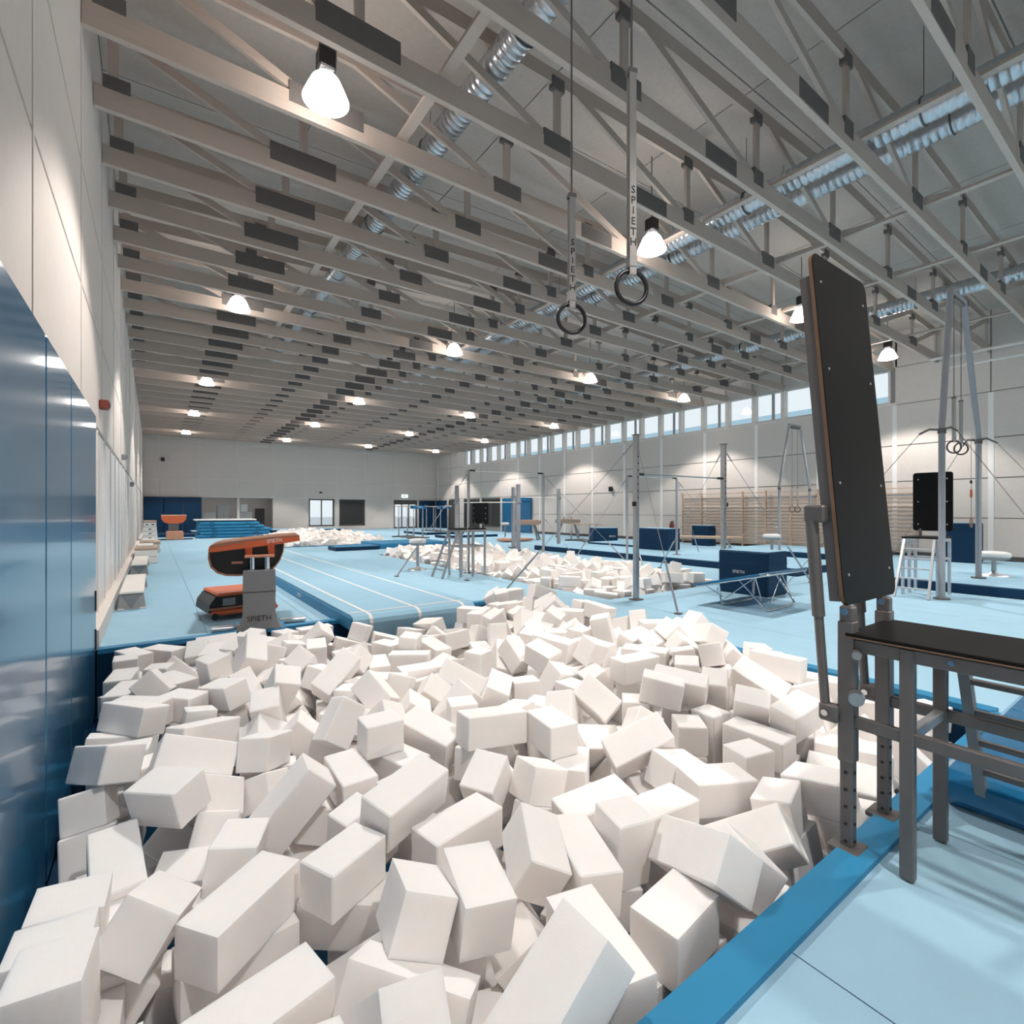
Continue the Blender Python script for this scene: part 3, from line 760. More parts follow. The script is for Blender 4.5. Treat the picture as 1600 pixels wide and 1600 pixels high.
8,7471,13808,-510,65,-65,-62,62,8,7429,8239,-290,27,-27,-86,86,9,7866,9098,-30,20,-20,-87,87,10,8722,13175,191,123,-4,16,-27,8,9445,8664,167,17,-11,88,-90,8,8975,8653,150,15,-89,-15,-89,10,8771,14520,240,117,-32,-20,-33,8,8857,15741,291,70,38,-96,23,
8,9432,15557,313,26,-120,-32,-3,9,9371,14823,208,74,-71,-72,-22,1,-265,6491,-289,32,-32,84,-84,1,3919,6763,-123,18,-26,-105,-64,0,5237,3909,147,80,52,42,74,8,7565,11689,-510,82,36,82,-36,9,7434,15057,-163,73,-50,-56,-72,8,10708,10037,150,83,-34,-83,-34,
8,7964,12801,-21,0,-112,40,-46,8,8313,8873,24,20,2,-121,34,8,9576,13415,193,68,34,-99,-25,9,9741,9183,185,104,-30,-63,-21,10,8256,14030,129,29,74,-92,35,10,9062,12024,249,66,-35,13,-102,8,9255,7457,147,38,-35,-111,-34,2,-186,4413,-510,5,90,-5,90,
1,605,6467,-89,54,43,-96,47,2,1793,5855,-40,9,126,-8,7,0,4690,2049,-284,101,-35,67,12,8,7391,7135,-290,83,-83,-35,35,8,7508,8630,-170,126,0,0,18,8,7428,13128,-510,90,90,5,5,8,7413,18207,-135,89,74,49,16,8,7845,15099,143,2,-88,5,-91,
10,8421,7523,146,40,-85,32,80,8,8688,10204,150,7,7,90,90,9,7323,15323,101,87,-21,-19,88,10,7327,18375,126,38,117,-26,-17,9,9844,14611,200,14,36,-103,63,2,4382,3665,101,37,90,7,-82,8,7519,16105,-290,60,67,-60,67,9,7384,18770,-290,1,-1,-90,90,
8,7489,15640,-70,7,-90,-7,-90,10,9373,13745,225,49,-92,-22,-69,8,10195,13469,171,102,-15,-44,-60,9,8178,12931,121,9,111,40,46,9,7495,12548,-10,0,-126,16,0,9,7463,9330,-69,54,-50,72,-74,8,8318,17365,188,4,11,-60,111,9,9007,16149,300,21,90,50,71,
8,10686,9339,187,87,-16,-91,-2,8,8483,11971,156,12,-92,50,-70,0,-228,6936,-250,90,-90,3,-3,1,5332,1899,-290,41,41,-80,-80,1,1477,6990,-70,36,-36,-82,82,2,4353,3915,-39,95,-60,47,-37,2,2952,6003,-49,38,28,-89,-77,8,7491,16530,-510,54,-72,54,72,
8,7386,17852,-376,46,0,118,0,8,7386,18702,-70,30,30,85,85,9,8403,11589,190,88,-20,-88,-20,8,9072,9995,150,19,-20,88,-88,8,8263,18685,195,62,-100,18,44,8,9068,15632,251,35,-76,-27,-91,8,7427,12803,9,105,9,70,-13,8,8581,16275,129,31,-9,-121,-19,
9,8824,11179,247,30,60,-106,17,8,10329,15499,273,70,-77,-3,-73,10,8215,13426,106,49,-74,-11,90,8,9162,12797,118,110,41,48,0,8,7747,15888,77,124,7,-25,-3,8,8365,18015,187,12,87,-35,84,1,1832,3487,-450,85,0,0,-95,0,2928,2885,-385,104,-50,-39,35,
1,3879,6357,-70,54,72,-54,72,0,1189,7048,-170,111,0,0,-61,1,4685,5467,-45,47,-106,48,20,2,1755,6544,-290,59,68,-59,68,1,4043,6075,119,26,-45,-82,82,8,7421,14599,-510,85,85,-29,-29,9,7451,13549,-510,4,90,-4,90,9,7454,14182,-290,5,-5,90,-90,
9,8129,9909,150,87,22,-87,22,8,8040,12568,60,88,-69,-12,-60,9,8207,14767,180,51,55,-74,-71,8,10064,11134,270,0,-120,42,0,10,10739,9595,170,0,-84,95,0,8,10631,12881,169,20,-87,-33,-84,8,9358,9007,99,34,-61,-88,59,9,9590,15401,212,40,-58,-102,28,
10,7341,17973,-23,39,-30,-63,99,9,10221,12050,167,70,79,-61,-35,0,318,4763,-510,77,-77,-46,46,0,323,7059,-390,126,0,0,-12,0,3561,4804,-307,89,90,9,-9,2,1277,5990,-67,42,82,-38,78,0,4233,4862,6,52,-12,-93,68,8,7973,9551,-70,88,19,-88,19,
9,9169,15427,209,44,0,1,-119,9,9329,11920,239,5,-111,-60,-5,8,9662,12729,199,19,-14,-113,-53,8,8195,13825,-31,115,44,-31,-5,8,9099,12507,89,71,11,-102,-23,8,9231,17019,190,118,-15,14,43,8,9448,16249,277,29,72,-12,-100,0,3325,2957,-510,72,54,72,-54,
1,1296,2926,-70,89,-12,89,12,1,5377,2719,52,27,36,78,90,8,7463,10018,-389,0,3,127,0,8,7775,7099,-510,35,-83,34,83,8,8052,18305,144,37,-26,-76,91,8,8306,15302,181,68,57,66,62,9,9383,12991,159,109,-9,21,-61,9,10429,10470,165,5,37,117,-32,
8,10431,11289,118,29,-54,-86,71,9,8509,16645,248,116,-14,50,5,8,7934,16799,142,22,-46,95,67,8,8654,9726,151,63,-66,61,64,0,249,5903,-510,84,84,32,32,0,1316,5477,-510,13,-13,89,-89,0,3429,4452,-387,67,2,1,-108,0,3384,2901,-290,15,-89,15,89,
0,4255,1956,-290,8,34,-84,-89,1,4141,3803,-230,0,-110,63,0,2,3805,5361,-74,51,77,52,-70,0,5365,7518,-70,47,-47,76,-76,1,1645,6225,-301,11,-35,115,-41,0,2674,6113,-55,78,-84,35,-41,9,7451,18113,-450,34,0,0,-122,9,7446,14688,-59,90,12,89,-3,
8,7743,18423,146,102,45,-27,54,8,7698,13823,-70,71,-56,-71,-56,8,8733,17777,131,125,23,0,4,8,10107,15066,150,87,-24,-87,-24,8,9070,11338,256,5,95,-61,-59,8,9142,13396,55,94,-42,-31,68,8,9805,9566,36,46,-88,-69,-38,9,9033,10929,146,103,71,16,-13,
9,9832,9898,76,83,-55,-78,15,9,10291,14332,179,104,26,66,-16,8,10685,14877,121,35,42,97,61,9,8033,13164,-15,81,-22,-2,-96,8,8290,16871,117,97,-45,59,36,10,8475,18246,209,101,-69,28,-21,9,9529,10114,143,58,112,2,-19,8,8384,12347,121,99,46,54,36,
2,-217,4091,-490,96,0,0,-83,0,1855,2943,-510,71,-71,55,-55,1,2757,4548,-170,88,-17,-88,-17,0,3603,4898,-90,89,85,-12,-30,0,4356,2998,-255,40,54,-78,-74,2,599,4793,-289,88,87,-20,-19,0,5259,5911,32,70,104,9,-20,10,7443,7067,-510,19,-88,19,88,
8,7399,11127,-510,89,10,89,-10,8,8069,9599,-290,88,18,-88,18,8,8264,7105,-349,10,-22,-55,-112,9,7954,11972,-77,52,-50,79,-70,8,7883,12240,43,2,-91,34,-82,9,8532,11066,110,74,82,61,-11,9,8524,13671,125,103,-69,-21,-17,8,10035,8127,150,77,77,46,46,
8,10233,15565,70,22,-34,112,-45,9,10165,17712,212,122,-1,0,35,9,7515,16997,-16,25,-115,25,40,8,9181,17259,120,36,66,100,24,8,10423,15359,112,53,-2,-101,57,8,10829,10551,5,78,32,36,-87,10,10536,16779,174,30,100,-70,21,8,7858,10282,-88,11,54,63,96,
9,8880,16393,181,86,54,-13,75,10,8711,11469,49,6,80,-49,85,8,8801,11839,12,85,1,59,74,8,9740,7218,-100,3,74,-14,-102,9,9390,7353,3,31,-34,99,66,9,9714,14723,57,104,-54,-7,48,10,9050,14735,125,75,63,17,-79,8,10795,13745,43,122,-16,-2,-31,
10,8207,10586,18,21,103,-36,62,10,7711,16389,166,9,-85,-6,-94,8,9081,8113,150,44,-44,-78,78,9,7830,10607,64,59,55,97,-12,8,8531,14129,92,101,-72,-4,27,0,4067,2301,-213,122,20,-14,-25,1,4171,3392,-290,26,-86,-26,-86,0,4112,5891,-249,9,75,95,37,
2,535,6183,-185,53,44,-95,48,1,1797,5712,-263,27,-23,79,-93,0,4653,6601,-84,76,-83,-44,40,0,4866,4745,-28,42,81,85,25,8,7959,18203,-510,90,90,1,1,8,7865,12499,-219,2,-51,-28,113,8,8059,11619,-70,85,28,-85,28,8,8399,14742,-31,85,20,-90,20,
8,9063,15165,170,2,90,-2,90,8,9707,7864,153,78,-100,3,3,8,9552,15167,67,125,13,2,18,10,7637,11858,-54,24,-13,-15,-123,8,8691,15993,15,29,-119,25,21,8,9160,12233,152,54,-83,-65,47,8,9638,13577,53,52,114,-20,1,8,9625,18606,171,26,82,-48,80,
8,8336,15975,32,0,30,-60,108,8,8159,17880,55,65,-95,-47,26,8,10345,8956,37,70,32,51,-88,8,9975,11975,28,14,68,106,9,8,10395,13737,162,121,-3,-30,24,8,9548,10749,89,91,87,-15,-2,10,7639,15445,103,2,-9,127,-5,10,9072,16757,235,36,45,83,-77,
9,9519,17125,241,117,21,29,35,8,9268,14488,73,8,82,43,86,10,10101,9573,90,68,43,-97,-17,9,9995,16916,200,3,111,-62,-1,10,8063,10955,2,51,19,33,-110,8,7773,13439,-19,86,-29,87,16,10,7741,16121,156,78,28,14,95,0,-211,1477,-510,81,38,-81,38,
2,-188,1887,-510,2,-2,90,-90,0,-164,2280,-510,80,80,-42,-41,1,-217,3047,-510,36,36,82,82,1,-225,3475,-450,4,0,0,-127,1,-245,4854,-450,0,116,-52,0,0,-167,5443,-390,64,0,0,110,1,-143,5876,-510,64,-64,-63,63,2,-233,6382,-510,70,-56,70,56,
2,-192,6999,-490,10,0,0,127,0,-208,7399,-510,53,53,72,72,0,162,1409,-510,8,-8,89,-89,0,273,1919,-510,63,63,-64,-64,0,324,2349,-510,36,-82,36,82,1,303,2879,-510,64,-63,-64,-63,2,223,3354,-510,82,-82,-36,36,0,351,3957,-510,50,-74,50,74,
0,353,4426,-390,23,0,0,125,1,303,5379,-510,48,-48,76,-76,0,177,6473,-510,68,-68,-59,59,2,243,7469,-510,45,45,78,78,0,997,1299,-510,8,89,-8,89,0,947,1940,-510,81,81,-40,-40,2,833,2507,-490,121,0,0,-39,0,861,3011,-510,2,-90,2,90,
0,814,3370,-510,11,11,89,89,2,779,4383,-510,73,-53,-73,-53,0,869,4858,-510,48,76,-48,76,0,643,5995,-486,44,-24,87,-78,2,886,6479,-510,25,86,25,-86,2,784,6999,-490,6,0,0,-127,0,978,7380,-376,73,-28,36,-93,0,1485,1372,-390,0,-4,-127,0,
2,1333,1895,-510,87,22,87,-22,0,1375,2427,-390,82,0,0,-97,0,1297,2790,-510,69,57,-69,57,0,1208,3272,-510,57,57,69,69,1,1341,3972,-510,68,-68,59,-59,0,1237,4284,-510,89,9,89,-9,0,1383,4995,-510,85,28,-85,28,0,1194,5919,-510,84,-32,84,32,
0,1452,6643,-510,26,86,26,-86,0,1369,7021,-510,53,-53,73,-73,0,1367,7359,-510,71,-71,55,-55,0,1774,1427,-510,89,-89,11,-11,1,1841,2019,-510,88,-19,88,19,0,1669,2441,-510,10,-10,89,-89,0,1787,3931,-510,74,-74,-50,50,0,1797,4373,-510,61,66,61,-66,
0,1897,5015,-510,78,-78,45,-45,1,1863,5491,-510,4,-90,4,90,0,1895,5946,-510,65,-65,-62,62,0,1866,6469,-510,65,62,65,-62,1,1836,6925,-510,21,-87,-21,-87,0,1864,7423,-510,82,-82,-37,37,1,2331,1347,-510,5,5,90,90,0,2325,1773,-510,85,-85,29,-29,
0,2359,2531,-510,66,61,-66,61,0,2329,2953,-510,89,11,-89,11,0,2294,3461,-479,90,-36,82,5,2,2331,3973,-490,0,43,119,0,1,2384,4335,-484,77,50,65,-59,1,2375,4915,-510,86,-24,87,24,0,2317,5373,-390,88,0,0,-92,2,2317,6020,-490,0,119,44,0,
2,2283,6611,-510,75,-49,-75,-49,0,2864,1295,-510,65,-65,62,-62,1,2844,2037,-510,83,33,-83,33,0,2807,2305,-510,84,32,-84,32,0,2829,3147,-510,17,88,17,-88,1,2816,3473,-510,19,19,88,88,2,2821,3987,-490,5,0,0,127,1,2779,4478,-450,0,84,-95,0,
0,2817,4909,-510,88,88,-19,-19,0,2761,5433,-510,6,90,-6,90,2,2846,5989,-510,55,-55,-71,71,0,2884,6491,-510,30,85,30,-85,1,3343,1937,-510,53,-72,-53,-72,1,3367,2396,-510,73,-52,73,52,2,3315,3333,-510,1,-90,1,90,0,3307,3995,-510,56,56,-71,-71,
2,3345,4953,-510,62,62,-65,-65,2,3365,5211,-510,7,7,-90,-90,2,3347,6039,-490,0,112,60,0,1,3328,6329,-450,127,0,0,10,0,3841,1485,-510,4,90,-4,90,1,3831,1915,-510,75,-50,-75,-50,0,3739,2327,-510,52,52,-73,-73,0,3841,2723,-510,0,0,-90,90,
1,3822,4038,-510,68,59,68,-59,0,3865,4478,-510,43,-43,79,-79,1,3856,4951,-510,15,-89,-15,-89,1,3877,5535,-510,36,82,-36,82,2,3865,5959,-510,54,54,72,72,0,3849,6335,-510,89,-12,89,12,0,4373,1993,-483,32,-6,90,-84,0,4161,2689,-510,18,-18,88,-88,
0,4359,3136,-510,27,86,27,-86,0,4285,3503,-510,8,-89,-8,-89,0,4248,3825,-510,51,-51,74,-74,1,4325,4472,-510,89,12,89,-12,2,4436,4917,-490,0,8,127,0,1,4293,5426,-510,20,88,20,-88,0,4373,6036,-510,30,-30,85,-85,0,4376,6517,-510,27,86,27,-86,
0,4887,1841,-510,89,-11,-89,-11,0,4675,2384,-510,3,-90,-3,-90,0,5111,2867,-510,74,-51,-74,-51,0,4665,3539,-369,74,24,-31,-96,1,4826,3909,-510,11,89,11,-89,0,4833,4511,-510,63,-63,64,-64,2,4949,4790,-510,35,35,83,83,0,4876,5409,-510,89,-10,89,10,
1,4894,5867,-510,59,-59,68,-68,1,4931,6407,-510,80,-80,-42,42,0,4826,6942,-390,0,86,-93,0,1,4889,7469,-510,65,65,-62,-62,1,5370,2012,-510,66,-61,66,61,0,5367,2449,-510,52,-52,-73,73,1,5349,2871,-450,24,0,0,-125,0,5381,3249,-510,51,-74,51,74,
2,5384,3915,-510,89,9,89,-9,2,5401,4351,-510,77,-47,-77,-47,0,5355,5084,-510,40,-40,81,-81,0,5324,5527,-510,21,21,87,87,2,5376,6041,-490,86,0,0,93,1,5387,6385,-466,73,-3,-90,52,1,5391,6982,-450,0,125,23,0,0,5375,7395,-510,58,58,-69,-69,
0,-89,1619,-290,39,39,81,81,2,-201,1887,-290,60,60,-67,-67,1,-267,2425,-290,62,62,-65,-65,2,33,2747,-476,90,85,30,-5,0,-213,3716,-510,89,9,-89,9,1,-172,5996,-290,61,-66,61,66,0,-207,7477,-290,90,-90,-5,5,0,415,1483,-399,58,102,-16,45,
0,248,1985,-290,67,59,67,-59,0,303,2527,-290,67,67,-60,-60,2,281,2821,-290,25,-25,86,-86,1,170,3187,-288,87,23,89,-5,0,206,4159,-291,80,-84,-37,37,0,264,4951,-294,94,-14,-84,7,1,165,6040,-290,28,-28,85,-85,0,71,6479,-290,87,87,21,21,
2,138,6875,-490,124,0,0,-29,1,218,7383,-290,83,83,34,34,2,845,1327,-290,57,57,-70,-70,1,1081,1927,-226,5,-124,28,7,0,795,2455,-250,85,30,85,-30,1,875,2843,-299,79,41,-87,24,1,562,3428,-398,25,-41,-83,-83,2,997,3988,-490,0,105,72,0,
2,551,5903,-293,31,52,-75,-82,0,711,6401,-302,47,50,-88,59,2,650,6982,-252,69,-62,58,-65,1,723,7525,-359,10,-79,-81,57,0,1405,1405,-50,71,55,-71,55,1,1592,1719,-361,27,57,-14,109,0,1302,2842,-290,89,-89,-14,14,1,1103,3155,-290,88,-20,88,20,
1,1273,4561,-401,115,28,-22,-39,1,1245,5869,-290,89,-89,-14,14,0,1128,6373,-397,28,-54,-99,51,0,1518,7106,-290,19,19,88,88,0,1409,7453,-287,84,-91,18,-21,0,1827,1377,-290,90,3,90,-3,1,1891,1857,-295,85,23,90,-16,0,1859,3483,-170,73,73,52,52,
0,1836,3912,-290,9,-9,-89,89,2,1709,4416,-290,88,88,18,18,1,1899,4863,-290,81,81,39,39,1,1941,5379,-290,78,44,78,-44,2,1980,5931,-290,7,89,7,-90,0,2011,6385,-294,81,-90,37,-10,1,1839,7435,-290,89,13,-89,13,0,2347,1318,-290,90,7,-90,7,
0,2385,1807,-290,75,-49,75,49,0,2287,2378,-290,85,-29,85,29,0,2372,2935,-290,50,50,75,75,1,2141,3718,-373,43,89,0,-80,1,2145,4121,-275,76,-92,-35,26,1,2334,4570,-305,65,57,-50,79,0,2381,4974,-290,63,-63,-64,64,0,2307,6029,-250,66,-61,-66,-61,
1,2483,6579,-297,27,99,-24,71,2,2814,3458,-290,73,-52,73,52,0,2896,3925,-250,90,90,-1,-1,1,2823,4758,-290,74,-74,-50,50,1,2705,5284,-299,50,70,-57,-74,2,2756,5735,-490,0,126,14,0,2,2831,6511,-290,90,-90,-7,7,0,3262,2001,-290,89,-89,-8,8,
2,3180,4119,-290,40,-81,40,81,0,3348,5493,-412,72,27,-97,-29,0,3399,6547,-184,74,53,63,-63,0,3762,3218,-510,12,-89,12,89,1,3808,4035,-290,34,34,-83,-83,1,3810,4486,-290,56,56,70,70,2,3890,5002,-290,75,-50,75,50,0,3822,5419,-291,26,33,-83,-86,
1,3821,5933,-290,90,-90,-7,7,0,3917,6345,-290,23,87,23,-87,2,4545,2954,-490,109,0,0,-65,0,4275,4441,-290,90,0,90,0,0,4285,4701,-305,83,23,-91,-22,0,4282,5337,-290,23,23,-87,-87,1,4340,6472,-290,85,-28,-85,-28,0,4830,2872,-377,49,33,-106,37,
1,4397,3587,-145,45,-39,-96,-58,0,4806,3899,-290,22,-87,22,87,0,4722,4344,-303,82,-36,-69,-58,0,4808,5025,-225,26,14,122,-21,0,4949,5463,-290,7,7,-90,-90,1,4739,5965,-287,86,74,30,47,0,4781,6575,-294,86,36,78,-37,0,4830,6913,-50,72,-53,-72,-53,
0,4972,7401,-290,47,-76,-47,-76,1,5484,2432,-290,68,-58,68,58,0,5368,2829,-170,13,-89,-13,-89,0,5079,3559,-510,44,78,44,-78,2,5510,3934,-270,0,0,0,-127,1,5298,4357,-290,90,8,89,-8,1,5315,4791,-414,48,14,27,113,1,5399,5340,-295,15,94,-18,82,
0,5483,5717,-270,6,-5,-94,85,0,5170,6556,-389,55,-109,-32,13,0,5431,7021,-50,0,126,14,0,0,5477,7379,-290,90,90,3,3,1,85,1609,-70,6,-92,1,-87,1,-203,1927,-70,62,-62,65,-65,1,-287,2314,-10,9,0,-5,127,0,-195,2641,-369,39,-4,-121,-1,
0,595,1649,-296,34,-35,96,68,0,277,1883,-70,56,-56,-70,70,0,317,2484,-70,29,-85,-29,-85,1,1035,1675,-450,72,0,0,-105,0,727,2091,-328,17,60,-96,-56,0,652,7320,-192,53,81,27,78,0,1303,3459,-290,45,45,-78,-77,2,924,6047,-384,6,70,-60,87,
1,1808,1341,-70,5,90,5,-90,2,2252,3543,-257,108,-12,-19,-63,2,2369,3943,-138,29,-54,-41,103,1,2648,5582,-251,87,20,90,-9,0,3812,4508,-70,76,-75,-49,49,1,3848,4823,-78,55,-67,-44,-82,1,4098,6747,-269,70,102,3,-30,2,4093,3482,-70,23,23,87,87,
0,4420,4006,-365,124,26,-3,-14,1,4103,5181,-450,0,-40,120,0,1,4549,5415,-253,0,120,30,31,1,5038,2402,-282,9,-113,-43,37,1,4734,2941,-151,99,-65,-1,-46,2,4919,3903,-70,90,-90,7,-7,0,4773,4254,-100,33,-84,7,89,0,4949,5424,-70,90,-90,2,-2,
0,4710,5930,-66,89,79,20,39,0,4792,7449,-94,45,-96,43,54,0,5370,3103,-122,85,-11,93,0,0,5086,3672,-287,84,-85,27,-32,2,5361,3901,-37,64,-15,-105,-25,0,5368,4313,-70,81,-80,-40,40,2,5153,4684,-303,29,-42,47,106,2,5437,5357,-55,117,7,5,48,
0,5119,6963,-390,43,0,0,-120,0,-209,1269,-291,64,-64,64,-61,0,-185,2965,-287,8,-92,-2,-87,0,752,1709,-98,12,-55,78,-82,0,1221,1489,-363,118,41,-13,-20,1,1131,2262,-510,79,-79,-43,43,2,1467,2146,-393,53,12,-113,-19,2,1605,5339,-245,41,111,-37,-30,
0,1473,6058,-288,23,-34,79,-90,1,1515,6445,-335,102,-35,-29,-61,2,2573,4100,-349,21,107,29,59,0,2681,5924,-267,62,-79,-51,59,1,3308,5052,-290,41,80,41,-80,0,4275,4219,-162,6,79,9,99,2,4119,5170,-111,63,30,-18,105,0,4405,6050,-269,90,-89,-14,-5,
2,4453,2693,-510,63,63,64,64,1,5027,3268,-292,39,42,-62,-95,0,5365,3552,-298,88,22,-79,41,2,4977,4463,-205,97,-22,-24,75,0,5031,6075,-209,0,71,-100,-32,2,-350,1412,-40,85,-30,-30,-85,2,-298,2862,-66,61,-61,70,-61,0,617,1393,-14,78,-27,44,85,
0,1084,1260,80,40,-80,-80,40,2,1325,1785,-247,40,-13,89,80,2,957,6979,-236,4,111,-61,-6,1,2621,3213,-227,60,-19,12,110,0,2977,4307,-390,119,0,0,-43,1,2770,6237,-290,88,-17,-88,-17,0,3199,4583,-510,24,24,87,87,1,3049,5246,-299,58,63,-60,-71,
1,4336,4971,-244,59,-62,-70,62,2,4469,5661,-293,52,80,-46,70,1,4355,2339,-252,20,19,124,4,1,4989,3203,-75,32,-13,-99,72,2,5509,3591,-83,0,0,-79,100,0,5334,4962,-162,70,16,89,-55,0,5224,5836,-282,67,105,-15,-18,0,-12,2644,-49,10,-41,-98,-69,
1,200,1298,-200,45,-11,118,4,1,1124,1849,45,14,-6,-93,85,0,1040,6716,-390,0,107,69,0,1,3062,5739,-413,11,0,32,-123,2,4459,2084,-111,108,-15,-31,57,0,4837,2553,-269,79,-22,89,39,0,4674,4690,-195,12,83,86,42,1,5251,3529,58,104,-53,49,12,
0,387,1479,-47,63,-75,-63,-51,1,891,1946,43,88,59,-51,47,0,4895,2578,-49,33,-91,-17,-80,1,4539,5689,9,39,27,1,118,0,5453,6153,-175,87,19,41,-81,2,-324,2635,-69,65,65,62,61,10,7424,7590,-490,0,17,126,0,10,7421,8089,-510,48,-48,-76,76,
9,7443,8612,-510,88,17,-88,17,8,7431,9036,-510,59,67,-59,67,8,7385,9653,-510,90,90,2,2,8,7393,10655,-510,36,-36,-82,82,8,7693,13153,-510,3,3,-90,-90,10,7912,7599,-490,120,0,0,-41,9,7949,8231,-510,50,-50,74,-74,10,7941,8595,-510,89,-89,-8,8,
8,7905,9097,-510,90,-4,90,4,9,8012,9655,-510,29,-85,29,85,8,8205,9953,-510,62,62,-65,-65,9,8046,10617,-510,70,-70,-56,56,10,7950,11145,-510,89,-9,-89,-9,9,8004,11686,-510,4,-90,4,90,8,7909,12163,-510,74,74,-50,-50,8,7909,12788,-510,2,90,-2,90,
10,8115,13145,-510,48,-76,-48,-76,9,7977,13581,-510,68,-68,-59,59,8,7940,14172,-510,84,-31,-84,-31,8,8000,14758,-510,56,-70,-56,-70,9,7952,15207,-510,66,66,-61,-61,9,7945,15590,-510,67,-67,-60,60,8,7898,16307,-510,73,73,-52,-52,10,8010,16600,-477,5,72,104,7,
8,7978,16985,-475,78,72,-53,44,8,7899,17477,-510,70,56,70,-56,9,7932,18730,-510,58,-58,69,-69,9,8501,7719,-450,115,0,0,-54,8,8514,8158,-510,79,-43,79,43,8,8593,8639,-510,80,80,-41,-41,8,8481,9027,-510,90,90,1,1,8,8617,9673,-510,71,-71,55,-55,
10,8561,10164,-510,30,-85,-30,-85,9,8529,10659,-510,64,-63,-64,-63,8,8546,11153,-510,17,-17,88,-88,9,8439,11704,-510,79,-43,79,43,9,8333,12267,-510,21,21,87,87,9,8647,12539,-510,86,27,-86,27,8,8558,13105,-374,87,8,8,92,9,8579,13683,-510,69,69,58,58,
8,8514,14287,-510,13,-13,-89,89,10,8535,14709,-490,0,98,-81,0,10,8495,15223,-490,0,-5,127,0,8,8510,15511,-510,89,-15,89,15,9,8450,16261,-510,80,42,-80,42,9,8433,16571,-421,76,-14,-19,99,9,8535,17083,-510,15,-15,88,-88,9,8612,17646,-510,87,24,87,-24,
8,8521,18302,-510,89,-12,89,12,8,8518,18678,-510,84,-32,-84,-32,9,9012,7637,-450,120,0,0,-41,8,9071,8215,-510,55,71,55,-71,8,9074,8573,-510,90,-3,-90,-3,8,9031,9158,-510,77,-47,77,47,8,9058,9605,-510,22,87,22,-87,8,9103,10013,-510,18,-88,19,88,
8,9018,10719,-510,38,81,38,-81,8,9063,11089,-510,66,66,-61,-61,8,9113,11721,-510,74,-51,-74,-51,9,9166,12096,-510,14,89,-14,89,8,9066,12594,-510,83,-83,-34,34,8,9017,13238,-510,60,60,67,67,8,8999,13549,-510,88,16,88,-16,8,9087,14081,-510,78,78,-44,-44,
8,9163,14467,-510,44,-44,78,-78,8,9021,15139,-390,115,0,0,-53,10,9096,15590,-510,73,-73,53,-53,8,9021,16251,-510,18,-88,-18,-88,8,9099,16735,-510,53,-53,72,-72,10,8857,17211,-490,103,0,0,74,8,9067,17705,-510,84,-32,84,32,9,9093,18221,-510,66,61,66,-61,
10,9091,18648,-510,89,-14,-89,-14,8,9555,7560,-510,16,-16,-88,88,10,9649,8185,-490,0,-16,-126,0,8,9595,8605,-390,0,-11,-126,0,8,9628,8998,-510,39,81,-39,81,8,9565,9641,-510,89,-10,-89,-10,10,9580,10296,-510,89,-89,10,-10,9,9527,10635,-425,16,66,107,-10,
8,9497,10933,-510,43,43,79,79,8,9663,11653,-390,16,0,0,-126,8,9655,12025,-510,79,43,79,-43,8,9642,12578,-510,36,82,-36,82,9,9623,13152,-510,88,-17,88,17,8,9609,13669,-510,85,29,-85,29,8,9737,14195,-510,51,-74,-51,-74,8,9617,14687,-510,70,57,70,-57,
9,9608,15105,-510,89,-11,89,11,10,9537,15691,-510,89,9,-89,9,9,9724,16198,-510,89,-15,-89,-15,9,9635,16690,-510,90,-90,-1,1,9,9727,17107,-510,63,64,63,-64,8,9653,17605,-510,30,30,85,85,10,9588,18125,-490,0,-71,-106,0,8,9656,18528,-510,90,-90,-3,3,
8,10223,7563,-510,42,79,-42,79,8,10121,8147,-510,8,89,8,-89,9,10124,8629,-510,62,65,62,-65,9,10115,9099,-510,39,39,-81,-81,9,10128,9641,-450,0,-70,-106,0,9,10157,10041,-510,85,-85,-28,28,9,10091,10655,-510,55,71,-55,71,10,10119,11105,-510,60,-67,60,67,
8,10123,11507,-510,39,81,-39,81,9,10262,12231,-510,60,67,60,-67,9,10146,12727,-510,57,57,-69,-69,9,10059,13259,-510,87,-22,87,22,9,10036,13666,-450,0,76,-102,0,8,10289,14094,-510,89,12,89,-12,8,9980,14831,-377,45,31,114,-12,8,10111,15170,-510,75,-75,-50,50,
8,10117,15615,-510,45,45,-78,-78,9,10075,16261,-510,19,-19,88,-88,8,10315,16652,-381,86,-36,33,-79,10,10133,17147,-510,82,-37,-82,-37,8,10119,17631,-510,53,53,-73,-73,8,10152,18003,-510,28,-28,85,-85,9,10133,18677,-510,86,27,86,-27,9,10669,7759,-510,48,-76,48,76,
8,10730,8180,-390,25,0,0,125,9,10665,8651,-510,18,-88,-18,-88,8,10456,9225,-510,85,27,85,-28,8,10538,9638,-510,2,90,-2,90,8,10682,10124,-510,30,30,-85,-85,9,10534,10611,-510,89,-89,10,-10,10,10785,11153,-510,48,48,76,76,8,10690,11631,-510,69,69,-58,-58,
8,10721,12085,-510,25,-25,86,-86,10,10632,12525,-510,77,77,46,46,8,10721,13115,-510,22,22,-87,-87,9,10566,13664,-496,90,88,17,5,8,10699,14092,-510,18,18,-88,-88,8,10695,14556,-392,44,-21,51,-105,10,10674,15209,-510,22,22,-87,-87,8,10688,15571,-390,0,-43,-120,0,
8,10643,16029,-510,45,-78,45,78,8,10709,16653,-510,60,-60,67,-67,8,10699,17155,-510,54,54,71,71,10,10696,17634,-490,0,-111,-62,0,8,10614,18219,-510,68,58,-68,58,8,10703,18695,-510,88,-88,18,-18,9,7434,7527,-250,89,-12,89,12,9,7367,9069,-230,117,0,0,50,
